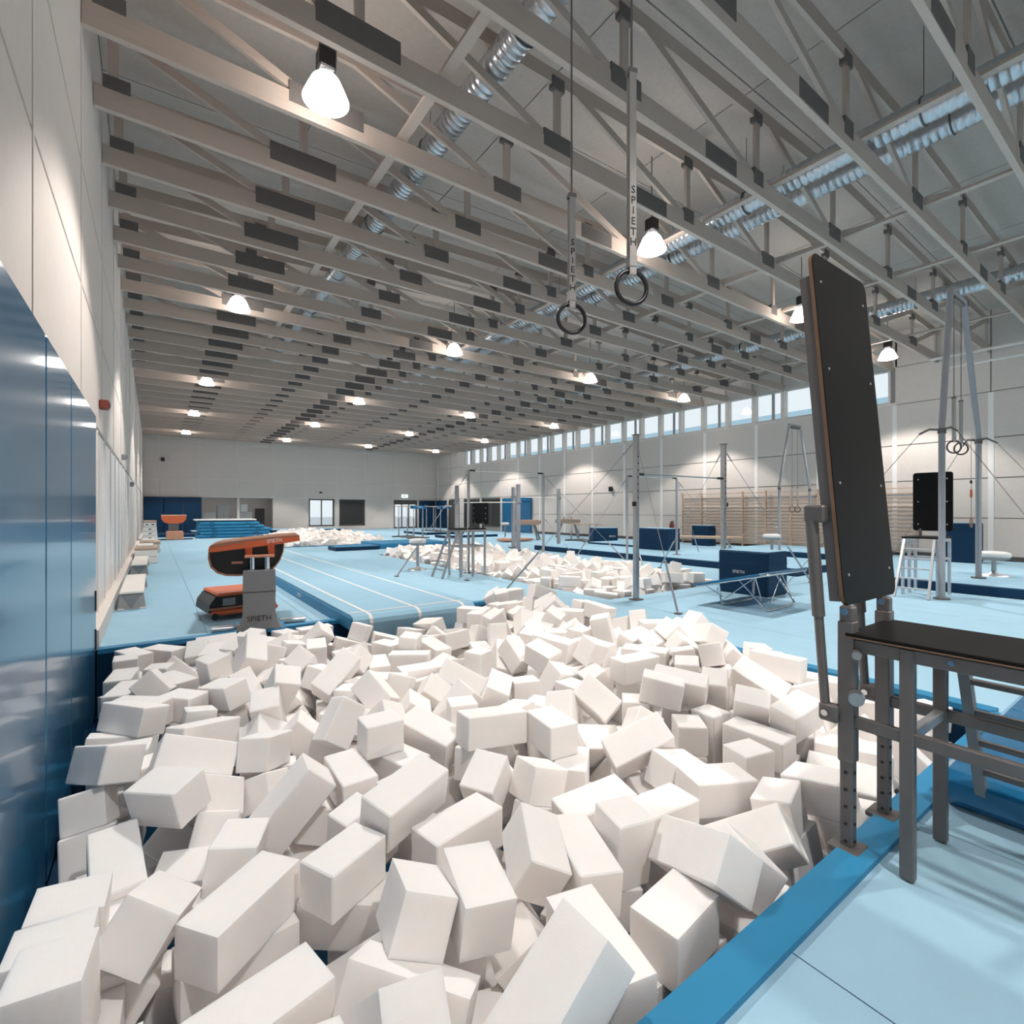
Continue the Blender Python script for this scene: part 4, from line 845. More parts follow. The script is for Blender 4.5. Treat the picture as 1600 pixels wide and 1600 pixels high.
8,7639,9670,-510,64,-63,64,63,10,7602,15382,-153,72,-1,-6,-104,8,7651,17696,-336,45,20,-108,45,8,8037,7335,-510,90,0,90,0,10,7901,7603,-250,13,-89,-13,-89,9,7863,8182,-290,31,31,-84,-84,8,7964,8698,-287,40,-44,-77,82,10,7931,9055,-270,0,2,127,0,
9,8234,9903,-290,9,89,-9,89,9,8059,10345,-418,26,94,75,-32,9,7776,10931,-407,98,-58,-9,55,8,7947,11682,-290,57,57,69,69,9,7942,12113,-284,14,19,84,92,8,8287,13225,-288,84,-59,-55,-51,8,8099,13545,-207,70,7,-106,3,10,7855,14189,-290,9,9,-89,-89,
8,7917,14711,-290,63,-63,-64,64,8,7933,15274,-290,16,88,-16,88,9,7947,15585,-290,70,70,-56,-56,9,7767,15996,-417,94,-22,-26,-78,8,7756,16482,-271,0,-10,88,91,9,8215,16924,-347,87,77,-8,-51,9,8065,17843,-313,35,107,46,-37,8,7830,18334,-290,86,86,25,25,
9,7735,18686,-290,87,-20,87,20,9,8345,7471,-206,5,-35,-32,118,9,8526,8122,-230,74,0,0,-103,10,8553,8682,-290,40,81,-40,81,9,8667,9173,-308,75,-86,49,-28,9,8711,9769,-290,62,65,62,-65,8,8682,10173,-290,84,31,-84,31,8,8501,10566,-290,83,34,83,-34,
8,8621,11096,-290,15,-89,-15,-89,9,8419,11592,-290,36,-82,36,82,8,8573,12075,-388,99,-27,-46,-59,8,8317,12737,-510,88,-88,17,-17,9,8633,13082,-42,59,56,70,-68,8,8573,13707,-290,61,-61,-66,66,9,8688,14099,-358,2,-71,-80,-69,9,8507,14676,-246,86,-16,-90,-17,
10,8296,15212,-252,77,44,-79,45,8,8391,15577,-289,77,-47,78,42,8,8595,16055,-336,2,41,72,96,9,8193,16452,-224,97,-40,64,34,9,8514,17090,-230,125,0,0,23,10,8670,17633,-290,57,70,57,-70,9,8655,18012,-439,51,66,89,-38,8,8638,18700,-290,80,-40,80,40,
8,8750,7425,-403,34,54,-48,99,10,9081,7749,-172,93,11,-84,20,8,9015,8191,-290,36,82,36,-82,9,8991,8612,-290,30,-85,30,85,9,9017,8953,-290,32,84,-32,84,8,8959,9525,-290,86,86,-27,-27,10,9051,10114,-290,86,27,86,-27,10,9304,10379,-466,104,14,9,71,
9,9038,11276,-300,9,90,-4,-89,8,9451,11835,-384,3,115,-54,-1,8,9318,12149,-170,21,0,0,125,10,9009,12517,-290,15,89,-15,89,10,8921,13231,-290,5,5,-90,-90,9,9050,13713,-239,12,122,-34,-1,9,9209,13979,-235,126,15,10,0,8,9162,14368,-290,37,-37,82,-82,
9,9008,15143,-50,80,-42,80,42,8,9075,15487,-290,17,88,-17,88,9,9048,16001,-403,37,62,-19,-103,9,9073,16524,-333,24,-79,22,-94,8,9107,17193,-351,0,61,-100,49,8,9215,17757,-290,44,-44,-78,78,9,9129,18131,-290,90,2,-90,2,10,9178,18699,-290,73,73,52,52,
8,9637,7690,-150,2,-15,-125,16,8,9681,8221,-250,23,-23,87,-87,9,9529,8656,-47,63,-60,-67,-64,8,9581,9240,-290,51,74,-51,74,8,9542,9607,-290,2,90,-2,90,10,9659,9895,-510,72,-72,54,-54,9,9408,10776,-188,58,-60,-82,-48,9,9464,11152,-321,40,11,96,72,
8,9713,11674,-49,50,74,50,-75,8,9671,12055,-290,35,83,-35,83,8,9693,12547,-285,86,31,-81,33,8,9743,13198,-288,45,80,-42,77,8,9642,13718,-290,89,-13,-89,-13,8,9664,14011,-290,55,-55,71,-71,8,9243,15036,-365,29,52,-112,13,9,9620,15213,-290,89,-12,-89,-12,
9,9625,15560,-296,30,49,67,91,10,9544,15976,-510,87,24,87,-24,8,9552,16536,-288,75,-78,-50,44,8,9810,17223,-246,89,-62,65,-13,10,9742,17753,-270,0,-21,-125,0,9,9504,18023,-249,58,-73,49,71,10,9725,18810,-270,104,0,0,73,9,10205,7614,-230,40,0,0,121,
9,10069,8021,-290,89,-89,8,-8,9,10177,8617,-290,63,63,64,64,8,10003,9384,-290,45,78,-45,78,9,10340,9661,-205,38,55,42,-100,8,10215,10193,-291,77,43,79,-48,9,10062,10748,-230,9,0,0,127,10,10099,11193,-290,23,23,87,87,10,10179,11865,-510,83,-35,83,35,
8,10135,12201,-290,84,-76,30,-49,9,10260,12753,-290,35,-35,83,-83,9,10135,13176,-290,64,62,66,-61,8,10024,13663,-170,57,69,-57,69,8,10315,14084,-290,61,-61,-66,66,10,9772,14972,-119,36,-19,116,-30,8,10159,15157,-290,83,84,-33,-33,8,10135,15659,-290,65,62,65,-62,
8,10123,16177,-290,12,-12,-89,89,8,9929,16693,-478,86,89,7,-25,8,10197,17222,-290,90,90,3,3,8,10143,17599,-290,53,-53,-72,72,8,10159,18095,-290,41,-80,41,80,9,10085,18615,-230,1,0,0,-127,8,10665,7644,-290,56,56,70,70,10,10754,8205,-50,74,74,-51,-51,
8,10661,8551,-290,26,-86,26,86,8,10458,9279,-290,49,-49,-75,75,8,10712,9685,-290,22,22,-87,-87,9,10669,10091,-290,66,66,61,61,8,10497,10494,-244,29,-85,30,-84,8,10595,11247,-294,73,-53,51,-74,8,10708,11590,-290,64,63,64,-63,10,10804,12129,-290,73,52,-73,52,
10,10596,12693,-269,126,-9,-2,-11,8,10840,13104,-290,64,63,-64,64,8,10332,13421,-510,35,-35,83,-83,8,10727,14082,-290,70,56,-70,56,8,10447,14900,-404,26,-65,-7,-106,8,10719,15211,-290,63,63,64,64,10,10706,15647,-30,0,-24,125,0,8,10807,16221,-339,15,-19,-98,-77,
9,10813,16661,-290,58,-69,58,69,8,10641,17046,-290,63,63,-64,-64,10,10675,17599,-230,0,-3,-127,0,8,10616,18365,-290,51,74,-51,74,8,10702,18735,-290,64,64,-63,-63,8,7569,9659,-290,90,-90,4,-4,8,7613,10514,-419,59,3,79,81,9,7633,12125,-235,5,-126,-5,-14,
8,7545,16035,-70,55,-71,-55,-71,8,7661,16974,-391,27,-13,-54,111,8,8023,17498,-191,19,86,-52,-75,8,7611,18382,-49,100,59,48,-15,9,7938,8746,-71,89,83,-28,-25,8,8177,9853,-70,90,-5,-90,-5,10,7981,10155,-276,45,-100,-50,-39,10,7908,11407,-426,3,42,-20,118,
10,7939,13048,-260,88,-47,-76,-19,8,7699,13783,-290,4,-4,90,-90,8,7865,14273,-70,88,-20,88,20,8,7841,14705,-70,55,71,55,-71,10,7864,15249,-64,42,49,-75,-80,8,8057,15490,-66,40,-40,80,-81,8,8007,15920,-352,9,-93,-83,-24,8,7831,16369,-45,85,-8,-93,-13,
10,8327,16804,-165,46,47,81,-72,8,8334,17752,-347,47,0,90,77,8,8015,18423,-88,94,82,-7,-21,8,7896,18795,-70,9,-89,-9,-89,9,8536,8578,-70,14,-14,-89,89,9,8749,9114,-39,16,40,-119,-5,8,8719,9585,-70,90,-90,5,-5,10,8657,10242,-70,16,-16,88,-88,
8,8636,10675,-89,82,-65,-69,-20,10,8618,11250,-73,86,77,38,37,10,8447,11629,-50,70,0,0,106,10,8853,12199,-425,67,57,90,16,8,8649,12670,-275,67,75,-49,-60,9,8708,13737,-70,37,82,-36,82,10,8744,14365,-250,14,-100,60,49,10,8467,14957,-298,0,-93,31,81,
8,8455,15563,-67,82,77,43,42,8,8675,15822,-189,67,38,100,3,10,8579,16829,-289,125,18,4,12,10,8702,17127,18,41,73,93,21,8,8593,17455,-78,34,-32,-90,77,10,8736,17947,-211,33,-113,-46,-3,8,8808,18737,-71,12,-89,12,89,10,9085,7795,65,8,51,-116,4,
8,8773,7928,-295,17,49,-115,-17,10,9041,8653,-70,62,62,65,65,9,8968,8917,-10,0,89,-91,0,9,9044,9643,-70,59,59,-68,-68,9,8972,10086,-70,66,-66,-61,61,10,9454,10315,-261,57,44,-64,-83,8,9071,11213,-69,58,51,-76,-66,8,9395,11582,-189,124,-8,13,-25,
8,9361,12409,-121,21,87,-70,-56,9,9189,12837,-510,41,80,-41,80,8,8896,13435,-85,28,20,96,76,8,9333,13778,7,78,-79,57,-21,9,9021,14240,-93,4,97,-51,-64,8,8875,14669,-259,5,-44,112,41,9,9029,15471,-70,74,74,-50,-51,10,9074,15791,-257,56,-53,96,-29,
8,9006,16372,-175,54,103,-33,-40,8,9351,17026,-315,45,23,115,-22,8,8977,17710,50,16,1,0,-126,9,9031,18098,-10,0,-63,-110,0,10,9197,18699,-50,0,126,13,0,8,9340,7295,-290,60,60,-67,-67,9,9627,8267,-30,6,-6,-90,90,8,9560,9266,-70,3,90,-3,90,
9,9395,9655,-70,2,90,-2,90,10,9677,9867,-245,82,-33,84,-36,8,9355,10876,8,77,-100,2,-16,8,9556,11177,-72,61,-84,-48,55,8,9744,11733,170,86,86,27,26,8,9655,12179,53,118,-2,3,47,8,9856,12684,-77,85,80,-35,-37,9,9816,13299,-73,32,-29,-83,86,
10,9727,13815,-11,63,-43,-27,-98,8,9595,14067,59,1,-46,-118,6,9,9331,14671,-407,107,44,49,-17,8,9753,15449,-111,43,-35,95,-64,8,9497,15793,-290,44,44,78,78,8,9603,16491,-64,50,55,-75,-71,9,9913,16967,-175,16,69,61,86,8,9411,17786,-49,27,89,30,-81,
9,9478,18349,-317,9,-66,-11,-108,8,9669,18673,-36,86,36,85,-14,10,10201,7532,50,76,76,47,47,10,10046,8101,-70,1,1,90,90,10,10153,8626,-70,72,54,-72,54,8,10085,9314,-70,24,87,24,-87,8,10180,9755,-26,43,109,-29,-38,9,10295,10162,-74,24,28,88,84,
8,10111,10751,50,81,-39,-81,-39,10,10097,11152,-70,23,-87,-23,-87,10,10339,12003,-243,71,34,-3,-99,8,10049,12233,-85,44,-62,-77,67,8,10319,12633,-70,28,-28,85,-85,9,10098,13156,-70,86,88,23,22,8,10039,13671,50,76,75,-49,-49,8,10237,14087,-70,34,83,34,-83,
9,9921,14521,-419,24,-64,106,15,9,10101,15159,-70,51,74,-51,74,10,10115,15793,-70,73,73,-52,-52,8,10123,16167,51,24,0,0,125,8,10004,16613,-255,34,66,62,-82,9,10232,17167,-70,23,-23,87,-87,8,10137,17717,-70,90,-90,1,-1,10,10110,18173,-70,54,-54,72,-72,
10,10051,18583,50,57,70,-57,70,8,10579,7702,-70,33,-84,33,84,8,10515,8593,-70,90,-4,-90,-4,8,10626,8991,-265,48,-58,-12,102,8,10674,9668,-70,43,79,43,-79,9,10590,10037,-70,62,62,-65,-65,8,10837,10470,-510,1,1,-90,-90,8,10480,11299,-102,45,-70,-76,58,
8,10695,11647,-70,87,22,-87,22,10,10575,12351,-290,80,-40,80,40,8,10629,12794,-41,83,-96,1,-3,10,10569,13127,-221,87,-31,22,-84,8,10699,13505,-287,87,79,-29,-39,8,10815,14167,-70,60,-67,-60,-67,9,10264,14506,-510,0,90,0,-90,8,10703,15191,-70,70,-70,57,-57,
8,10529,16319,-266,43,-112,6,41,9,10538,16577,-115,6,48,5,-117,8,10675,16974,-70,14,-89,14,89,8,10729,17463,10,89,-88,-15,15,8,10553,18447,-70,22,87,22,-87,8,10698,18777,-70,72,72,53,53,9,7728,9313,-510,90,4,-90,4,8,7732,10327,-287,44,-4,-101,63,
8,7517,12916,-290,56,-70,-56,-70,8,7729,17299,-252,36,49,-63,-92,8,7997,17673,-54,14,-39,44,-112,9,8153,7911,-510,80,80,-41,-41,8,8302,10345,-93,101,-60,43,-21,10,8239,11427,-510,82,-82,37,-37,9,7761,12815,-188,69,6,-68,82,8,7959,15605,151,79,-45,78,43,
9,8261,15975,-305,46,-88,-62,-50,9,8023,16618,-61,50,-91,-67,30,8,8281,17300,-383,58,-34,-55,93,9,8327,17787,-101,75,75,-64,-27,9,8391,18823,-11,77,-35,29,-91,8,8447,9473,-235,53,106,-42,20,9,8760,12364,-215,39,50,-104,-35,8,8229,12593,-235,82,-80,44,33,
10,8447,14399,-290,21,-21,87,-88,8,8334,15124,-31,73,-71,53,-54,8,8845,16825,-138,34,-71,89,-46,9,8911,17209,88,31,34,37,-113,10,8614,17415,139,79,-67,54,-49,8,8733,18442,-56,42,-64,69,-75,8,9064,8140,-70,84,-84,-32,32,8,9053,9629,150,61,-61,-66,66,
9,9108,10436,-341,79,66,-68,31,8,9173,11445,65,104,53,48,14,10,8860,11551,-423,84,-19,59,-72,8,9447,12870,-335,34,-22,60,-104,8,9325,13399,-290,59,-68,-59,-68,8,8809,14385,45,45,86,-9,-82,8,8777,14887,-53,49,-61,-95,-33,8,9128,15760,27,88,33,-86,-2,
8,9025,16030,18,33,-96,74,19,8,9468,17042,-90,22,-34,-78,-92,10,9117,17507,76,40,-102,59,-23,9,9183,18687,190,82,-37,-82,-37,8,9773,7433,-164,79,36,-58,-73,10,9642,8242,190,89,9,-89,10,10,9856,8547,-171,80,86,-41,25,8,9482,8957,-100,107,5,68,9,
9,9423,9604,150,90,-90,0,0,9,9711,10134,-202,85,33,-35,81,8,9587,11239,153,67,62,42,-78,10,9506,11974,-51,34,-32,-81,86,10,9918,12664,162,3,-3,-127,3,8,9559,13102,-13,14,36,-120,15,9,9422,14205,-36,35,29,74,93,10,9439,14927,-290,31,31,84,84,
9,9909,15466,107,37,12,-80,-91,10,9514,15737,-41,108,9,0,66,8,9573,16263,-170,105,0,0,72,8,9264,17403,-375,10,52,-115,4,8,9333,17794,167,63,-63,-68,60,10,9476,18585,-304,100,-9,77,8,8,10159,8447,150,46,-77,-46,-77,10,10164,8948,-270,0,-46,118,0,
10,10005,9881,-329,48,30,61,96,9,10097,10373,-72,29,87,-24,84,8,10531,11949,-62,90,85,-20,-17,10,9941,12241,136,125,-4,-14,20,9,10232,12713,150,34,-35,-83,83,10,10095,13157,150,16,-16,89,-87,8,10210,14059,150,48,-48,76,-76,8,10207,14385,-177,18,111,27,-52,
8,10103,16436,-37,43,-50,82,-71,8,10242,17159,150,48,48,-76,-76,9,10185,18035,150,63,64,63,-64,9,10230,18769,223,73,22,-60,-82,8,10688,8826,-71,54,-67,83,-43,8,10713,10295,-120,78,-38,84,-41,8,10522,11005,-382,116,-2,50,5,8,10721,11698,150,81,39,-81,39,
10,10545,12353,-50,118,0,0,-46,10,10427,13147,11,52,75,-76,-44,8,10345,13703,-335,78,71,-26,65,10,10485,14623,-266,62,27,-65,86,9,10333,16084,-55,82,94,-15,-18,9,10393,16497,125,105,50,48,-14,9,10725,17105,146,84,-21,93,1,10,10534,17877,-280,78,63,58,-52,
8,10685,18840,150,90,0,-90,0,9,7649,9212,-290,22,-87,22,87,10,7489,13027,-50,0,102,76,0,9,7744,17249,-37,104,-72,0,2,9,7665,17855,-7,46,-20,-105,-51,8,8169,10911,-366,25,75,69,72,9,8179,11248,-285,63,82,53,51,10,7955,13857,-369,27,-18,52,111,
9,8241,16429,49,38,-50,-63,-91,10,8248,17169,-77,86,-91,-3,21,10,8628,7793,-124,22,114,52,0,9,8587,11925,-216,39,95,-64,39,8,8446,12537,-13,15,-69,39,98,8,8268,14061,-322,22,-48,54,102,10,8813,16236,5,120,35,3,-23,8,8585,16571,-178,30,-91,75,-36,
8,8586,18323,-275,5,89,-9,-90,9,8809,18825,149,90,4,-90,4,9,8771,7447,-125,46,-70,-52,80,9,9353,7837,-510,90,-90,-3,3,9,9157,9238,-161,72,51,-21,89,8,8953,10556,-180,4,-25,-104,-69,9,8741,11475,-243,61,103,-40,5,9,8910,12039,-207,58,84,69,31,
10,9122,12700,-128,20,-99,-72,-29,9,9247,16695,-93,69,-77,-56,49,8,9565,16940,107,12,63,38,-103,8,9781,7491,71,71,-55,-39,81,9,9882,8929,-234,3,-62,-111,7,10,9589,10342,-37,63,-23,89,61,8,9345,11616,208,13,96,28,77,10,9288,12998,-113,25,58,82,73,
8,9569,14372,-231,46,-85,7,82,9,9502,14845,-21,34,49,97,-55,8,9637,15948,93,16,66,-58,-90,8,9872,16131,-170,10,0,0,127,10,9866,17129,-27,37,-60,-104,-17,8,9330,18273,-58,50,-66,-74,-62,10,9959,10117,-82,72,72,48,-60,9,9787,10543,-132,31,-108,-57,15,
8,10307,11606,-170,0,107,68,0,9,10237,14783,-183,20,-102,40,61,9,9828,16160,261,27,-51,113,12,10,10492,17381,-510,4,-4,90,-90,10,10783,9239,-55,114,0,7,56,8,10549,10784,-290,5,90,4,-90,10,10587,13931,145,10,-118,-39,-24,9,10575,14823,-71,72,-92,-16,48,
8,10659,16024,-13,25,8,116,-45,10,10414,17783,-58,10,85,-9,93,8,7710,10968,-79,84,39,82,-30,8,8213,10818,-164,55,-92,-11,-68,8,8384,13099,-103,67,77,-56,50,8,8014,17145,-98,110,-59,5,22,9,8114,9293,-300,19,17,-95,-80,8,8281,11997,-290,75,-49,-75,-49,
8,8715,12654,79,44,-48,97,50,9,8383,14134,-136,72,16,-58,-86,8,8741,16600,-25,86,21,-47,-78,9,8436,18255,-25,88,-61,-57,38,10,8763,18480,159,55,62,49,-83,8,9370,7723,-290,16,16,88,88,8,9356,8329,-320,64,109,12,8,8,9070,10828,-81,47,-55,92,49,
9,8984,13151,9,107,-10,-7,67,10,9227,14628,-157,114,-19,-42,32,8,9151,14883,-142,73,3,31,99,9,9313,16259,-231,3,-127,-1,3,8,9251,16509,150,77,54,-82,26,8,9779,8749,78,47,-49,-72,-80,8,9322,10437,-20,105,37,16,59,9,9177,11800,-16,76,-6,97,-32,
8,9879,14335,-39,33,-106,-60,-14,9,9709,16697,81,98,13,-47,65,8,9709,17439,-162,42,-43,-104,40,9,9401,17463,256,46,13,-98,65,8,9797,18056,88,21,102,34,-64,8,10174,10311,147,42,82,-37,80,10,9961,11419,-276,113,1,-6,59,10,9974,14832,40,55,-75,-87,-6,
8,10138,16735,106,7,35,-122,-4,10,10540,9301,-49,41,-84,-49,-70,8,10659,10762,97,78,-66,75,-6,8,10415,11006,-181,40,87,-77,-31,9,10840,12162,15,82,37,-37,82,9,10771,13196,28,125,-9,19,0,10,10789,16855,150,16,88,16,-88,9,10807,17871,-279,125,21,13,2,
8,7783,11299,-241,87,58,-1,72,8,7764,16767,-3,65,-96,-45,-23,9,8353,10161,53,39,-26,103,-58,10,8141,9323,-81,84,30,-79,43,9,8233,8987,-270,26,-3,-31,-120,8,8414,12143,-21,83,-14,-91,27,10,8409,14431,-71,80,80,40,41,8,8885,16829,109,70,32,-47,-90,
9,8257,18121,-252,34,32,-107,-51,10,8841,10935,-102,38,-99,-68,-11,8,9166,11834,-290,18,-18,-88,88,10,8907,13971,-226,40,90,-75,-30,10,9284,16144,46,90,-85,-20,23,8,9403,9905,-187,19,-7,-125,-7,10,10045,11712,-290,47,-47,-77,77,9,9447,12592,8,13,89,-75,-50,
8,9563,17573,-11,70,89,-26,-52,9,9899,17395,165,100,57,-40,34,10,9901,17787,-30,66,-61,-66,-61,8,9989,11384,-35,78,86,-38,-35,8,9999,14577,-65,52,-97,-63,4,9,10545,13390,21,126,-3,8,-16,10,10813,14568,-59,68,67,52,-66,8,10571,17983,-15,105,8,70,-8,
8,10639,18192,77,21,-78,95,-23,10,8511,9211,-15,8,-115,-53,10,10,8307,11282,-72,68,-48,69,67,10,8937,17041,-193,114,8,54,-11,9,8729,18086,135,5,1,-67,-108,
]
SIZES = [(.22, .22, .46), (.22, .22, .34), (.22, .22, .26)]
foam_mesh = []
for i, s in enumerate(SIZES):
    o = MB().cbox((0, 0, 0), s, 0.007).obj('foam_block', 'foam')
    foam_mesh.append(o.data); bpy.data.objects.remove(o)
rest = {0: MB(), 1: MB()}
poses = {0: [], 1: []}
for n in range(len(FOAM) // 8):
    h, x, y, z, qw, qx, qy, qz = FOAM[n * 8:n * 8 + 8]
    pit, si = h // 8, h % 8
    loc = Vector((x, y, z)) / 1000.0
    q = Quaternion((qw, qx, qy, qz)).normalized()
    poses[pit].append((si, loc, q))
    if n < 300:
        o = put('foam_block', foam_mesh[si], None, loc)
        o.rotation_mode = 'QUATERNION'; o.rotation_quaternion = q
        axis = q @ Vector((0, 0, 1))
        lean = 'lying flat' if abs(axis.z) < 0.35 else ('standing on end' if abs(axis.z) > 0.8 else 'tilted')
        long = ('long', 'medium', 'short')[si]
        if pit == 0:
            if loc.x < 0.9: zone = 'beside the blue wall pads'
            elif loc.y > 6.3: zone = 'along the back rim by the runway'
            elif loc.x > 4.0 and loc.y > 2.6: zone = 'on the mound by the right rim'
            elif loc.x > 2.6 and loc.y < 2.3: zone = 'beside the near black board stand'
            elif loc.y < 4.0: zone = 'at the front of the near pit'
            else: zone = 'in the middle of the near pit'
            lb = '%s white foam block %s %s' % (long, lean, zone)
        else:
            zone = 'near end' if loc.y < 9 else ('middle' if loc.y < 13 else 'far end')
            lb = '%s white foam block %s in the pit under the horizontal bars, %s' % (long, lean, zone)
        tag(o, lb, 'foam block', lb.replace('white foam block', 'foam blocks'))
    else:
        rest[pit].box(loc, SIZES[si], q.to_matrix())
o = rest[0].obj('foam_blocks', 'foam', fix=False)
tag(o, 'further white foam blocks heaped between the others in the near pit', 'foam blocks', kind='stuff')
o = rest[1].obj('foam_blocks', 'foam', fix=False)
tag(o, 'heap of white foam blocks filling the pit under the horizontal bars', 'foam blocks', kind='stuff')
far_heap = MB()
px0, px1, py0, py1 = PITS[2]
for (si, loc, q) in poses[1]:
    for s in range(2):
        x = px0 + 0.15 + (loc.x - 7.1) * 0.70 + s * 2.72
        y = py1 - (loc.y - 6.75) * 0.885 if s == 0 else py0 + (loc.y - 6.75) * 0.885
        if px0 + .1 < x < px1 - .1 and py0 + .15 < y < py1 - .15:
            d = ((x - 7.4) / 2.4) ** 2 + ((y - 29.5) / 4.0) ** 2
            far_heap.box((x, y, loc.z - 0.16 + 0.50 * math.exp(-d)), SIZES[si], q.to_matrix())
tag(far_heap.obj('foam_blocks', 'foam', fix=False), 'distant heap of white foam blocks in the pit nearest the far wall', 'foam blocks', kind='stuff')

# ------------------------------------------------------------------ blue wall pads at the left
def wall_pad(y0, y1, label, handles=()):
    t = thing('wall_pad', label, 'wall pad', (XL, (y0 + y1) / 2, 0), 0, 'blue wall pads at the left')
    w = y1 - y0
    zb = -0.75 if y0 > 1.0 else 0.0
    MB().cbox((0.045, 0, (zb + 2.86) / 2), (0.088, w - 0.008, 2.86 - zb), 0.02).obj('cover', 'pad', t)
    for z in handles:
        MB().cbox((0.093, w / 2 - 0.09, z), (0.012, 0.035, 0.24), 0.004).obj('grip_slot', 'ink', t)
    return t
wall_pad(1.10, 3.16, 'blue wall pad nearest the camera at the left edge')
wall_pad(3.17, 4.42, 'blue wall pad second nearest the camera on the left wall')
wall_pad(4.43, 5.64, 'narrow blue wall pad in the middle of the row on the left wall')
wall_pad(5.65, 7.90, 'wide blue wall pad with two grip slots at the end of the row', (0.62, 0.16))

# ------------------------------------------------------------------ runway
t = thing('vault_runway', 'raised light blue runway with three white lines ending at the foam pit', 'runway', (3.3, 0, 0))
ya, yb = 7.08, 22.3
prof = [(yb, 0.0), (yb, 0.2), (ya + 0.16, 0.2), (ya + 0.07, 0.185), (ya + 0.015, 0.14), (ya, 0.08), (ya, -0.22), (ya + 0.05, -0.22), (ya + 0.05, 0.0)]
MB().prism([(y, z) for y, z in prof][::-1], -1.0, 1.0, 'x').obj('carpet_top', 'runway', t)
MB().span((-1.035, ya + 0.05, 0.002), (-1.001, yb, 0.165)).obj('side_cover', 'blue_mat', t)
MB().span((-0.98, yb + 0.002, 0.002), (1.0, yb + 0.03, 0.17)).obj('end_cover', 'navy', t)
lp = [(yb - 0.3, 0.2), (ya + 0.16, 0.2), (ya + 0.07, 0.185), (ya + 0.015, 0.14), (ya, 0.08), (ya, -0.2)]
def ribbon(mb, pts, x0, x1, off):
    vs = []
    for i, (y, z) in enumerate(pts):
        a = pts[max(0, i - 1)]; b = pts[min(len(pts) - 1, i + 1)]
        d = Vector((0, b[0] - a[0], b[1] - a[1])).normalized()
        nrm = Vector((0, d.z, -d.y)) * -1
        if nrm.z < 0 or (abs(nrm.z) < 1e-3 and nrm.y > 0): nrm = -nrm
        p = Vector((0, y, z)) + nrm * off
        vs += [(x0, p.y, p.z), (x1, p.y, p.z)]
    mb.add(vs, [(2 * i, 2 * i + 1, 2 * i + 3, 2 * i + 2) for i in range(len(pts) - 1)])
for x in (-0.74, 0.02, 0.79):
    r = MB(); ribbon(r, lp, x - 0.024, x + 0.024, 0.003); r.obj('white_line', 'white_line', t)
r = MB(); ribbon(r, [(ya + 0.30, 0.2), (ya + 0.25, 0.2)], -1.0, 0.98, 0.004); r.obj('cross_line', 'white_line', t)
text('SPIETH', 0.10, 'white_print', t, (-1.037, 10.2, 0.085), (R(90), 0, R(-90)))

# ------------------------------------------------------------------ vault tables
def vault_body(t, z, flip=1):
    # local x is the long axis; z is the height of the top edge
    def Z(h, x=0.0): return z + flip * h + 0.075 * x
    top = [(-0.66, -0.09), (-0.64, -0.035), (-0.52, -0.012), (-0.1, 0.0), (0.40, 0.0), (0.66, -0.012), (0.67, -0.09), (0.4, -0.105), (-0.62, -0.125)]
    MB().prism([(x, Z(h, x)) for x, h in top], -0.46, 0.46, 'y').obj('padded_top', 'orange', t)
    MB().prism([(x, Z(h + (0.006 if h > -0.05 else 0), x)) for x, h in [(-0.63, -0.036), (-0.52, -0.012), (-0.1, 0.0), (0.40, 0.0), (0.655, -0.012), (0.655, -0.03), (0.4, -0.022), (-0.1, -0.03), (-0.6, -0.055)]], -0.462, 0.462, 'y').obj('top_grip', 'brown', t)
    D = [(-0.655, -0.10), (-0.665, -0.20), (-0.63, -0.33), (-0.54, -0.42), (-0.42, -0.47), (-0.25, -0.495), (0.0, -0.50), (0.16, -0.49), (0.30, -0.43), (0.37, -0.34), (0.42, -0.22), (0.43, -0.11)]
    shell = MB()
    inner = [(x * 0.965, h * 0.955 - 0.005) for x, h in D]
    n = len(D)
    for i in range(n - 1):
        q = [D[i], D[i + 1], inner[i + 1], inner[i]]
        shell.prism([(x, Z(h, x)) for x, h in q], -0.45, 0.45, 'y')
    shell.obj('curved_front', 'brown', t)
    MB().prism([(x, Z(h, x)) for x, h in inner], -0.40, 0.40, 'y').obj('inner_panel', 'black', t)
    return Z
t = thing('vault_table', 'orange vault table with rounded black underside on a grey column beside the foam pit', 'vault table', (1.24, 8.35, 0), R(-9))
t.scale = (0.87, 1, 1)
Z = vault_body(t, 1.30)
for x in (-0.10, 0.23):
    MB().prism([(x - 0.055, 1.21), (x + 0.055, 1.21), (x + 0.055, 1.03), (x - 0.03, 1.03)], -0.43, -0.405, 'y').obj('bracket', 'orange', t)
MB().span((-0.15, -0.60, 1.05), (0.28, -0.405, 1.075)).obj('bracket_plate', 'orange_pale', t)
MB().cbox((-0.26, -0.415, 0.97), (0.16, 0.03, 0.035), 0.005).obj('lock_lever', 'brown', t)
for x in (-0.04, 0.17):
    MB().cyl((x, -0.52, 0.84), (x, -0.52, 1.05), 0.042, n=16).obj('lifting_tube', 'chrome', t)
cl = [(0.23, 0.87), (0.235, 0.60), (0.23, 0.45), (0.235, 0.28), (0.255, 0.18), (0.295, 0.09), (0.33, 0.06)]
out = [(0.06 - w, h) for w, h in cl[::-1]] + [(0.06 + w, h) for w, h in cl[::-1]][::-1]
out = [(0.06 - w, h) for w, h in cl] + [(0.06 + w, h) for w, h in cl[::-1]]
col = MB(); col.prism(out, -0.66, -0.40, 'y')
col = col.obj('column', 'column', t)
MB().span((-0.178, -0.664, 0.575), (0.298, -0.396, 0.582)).obj('seam', 'ink', col)
text('SPIETH', 0.105, 'ink', col, (0.06, -0.662, 0.21), (R(90), 0, 0), sx=1.1)
MB().cbox((-0.42, -0.30, 0.045), (0.42, 0.16, 0.05), 0.01).obj('base_rail', 'alu', t)
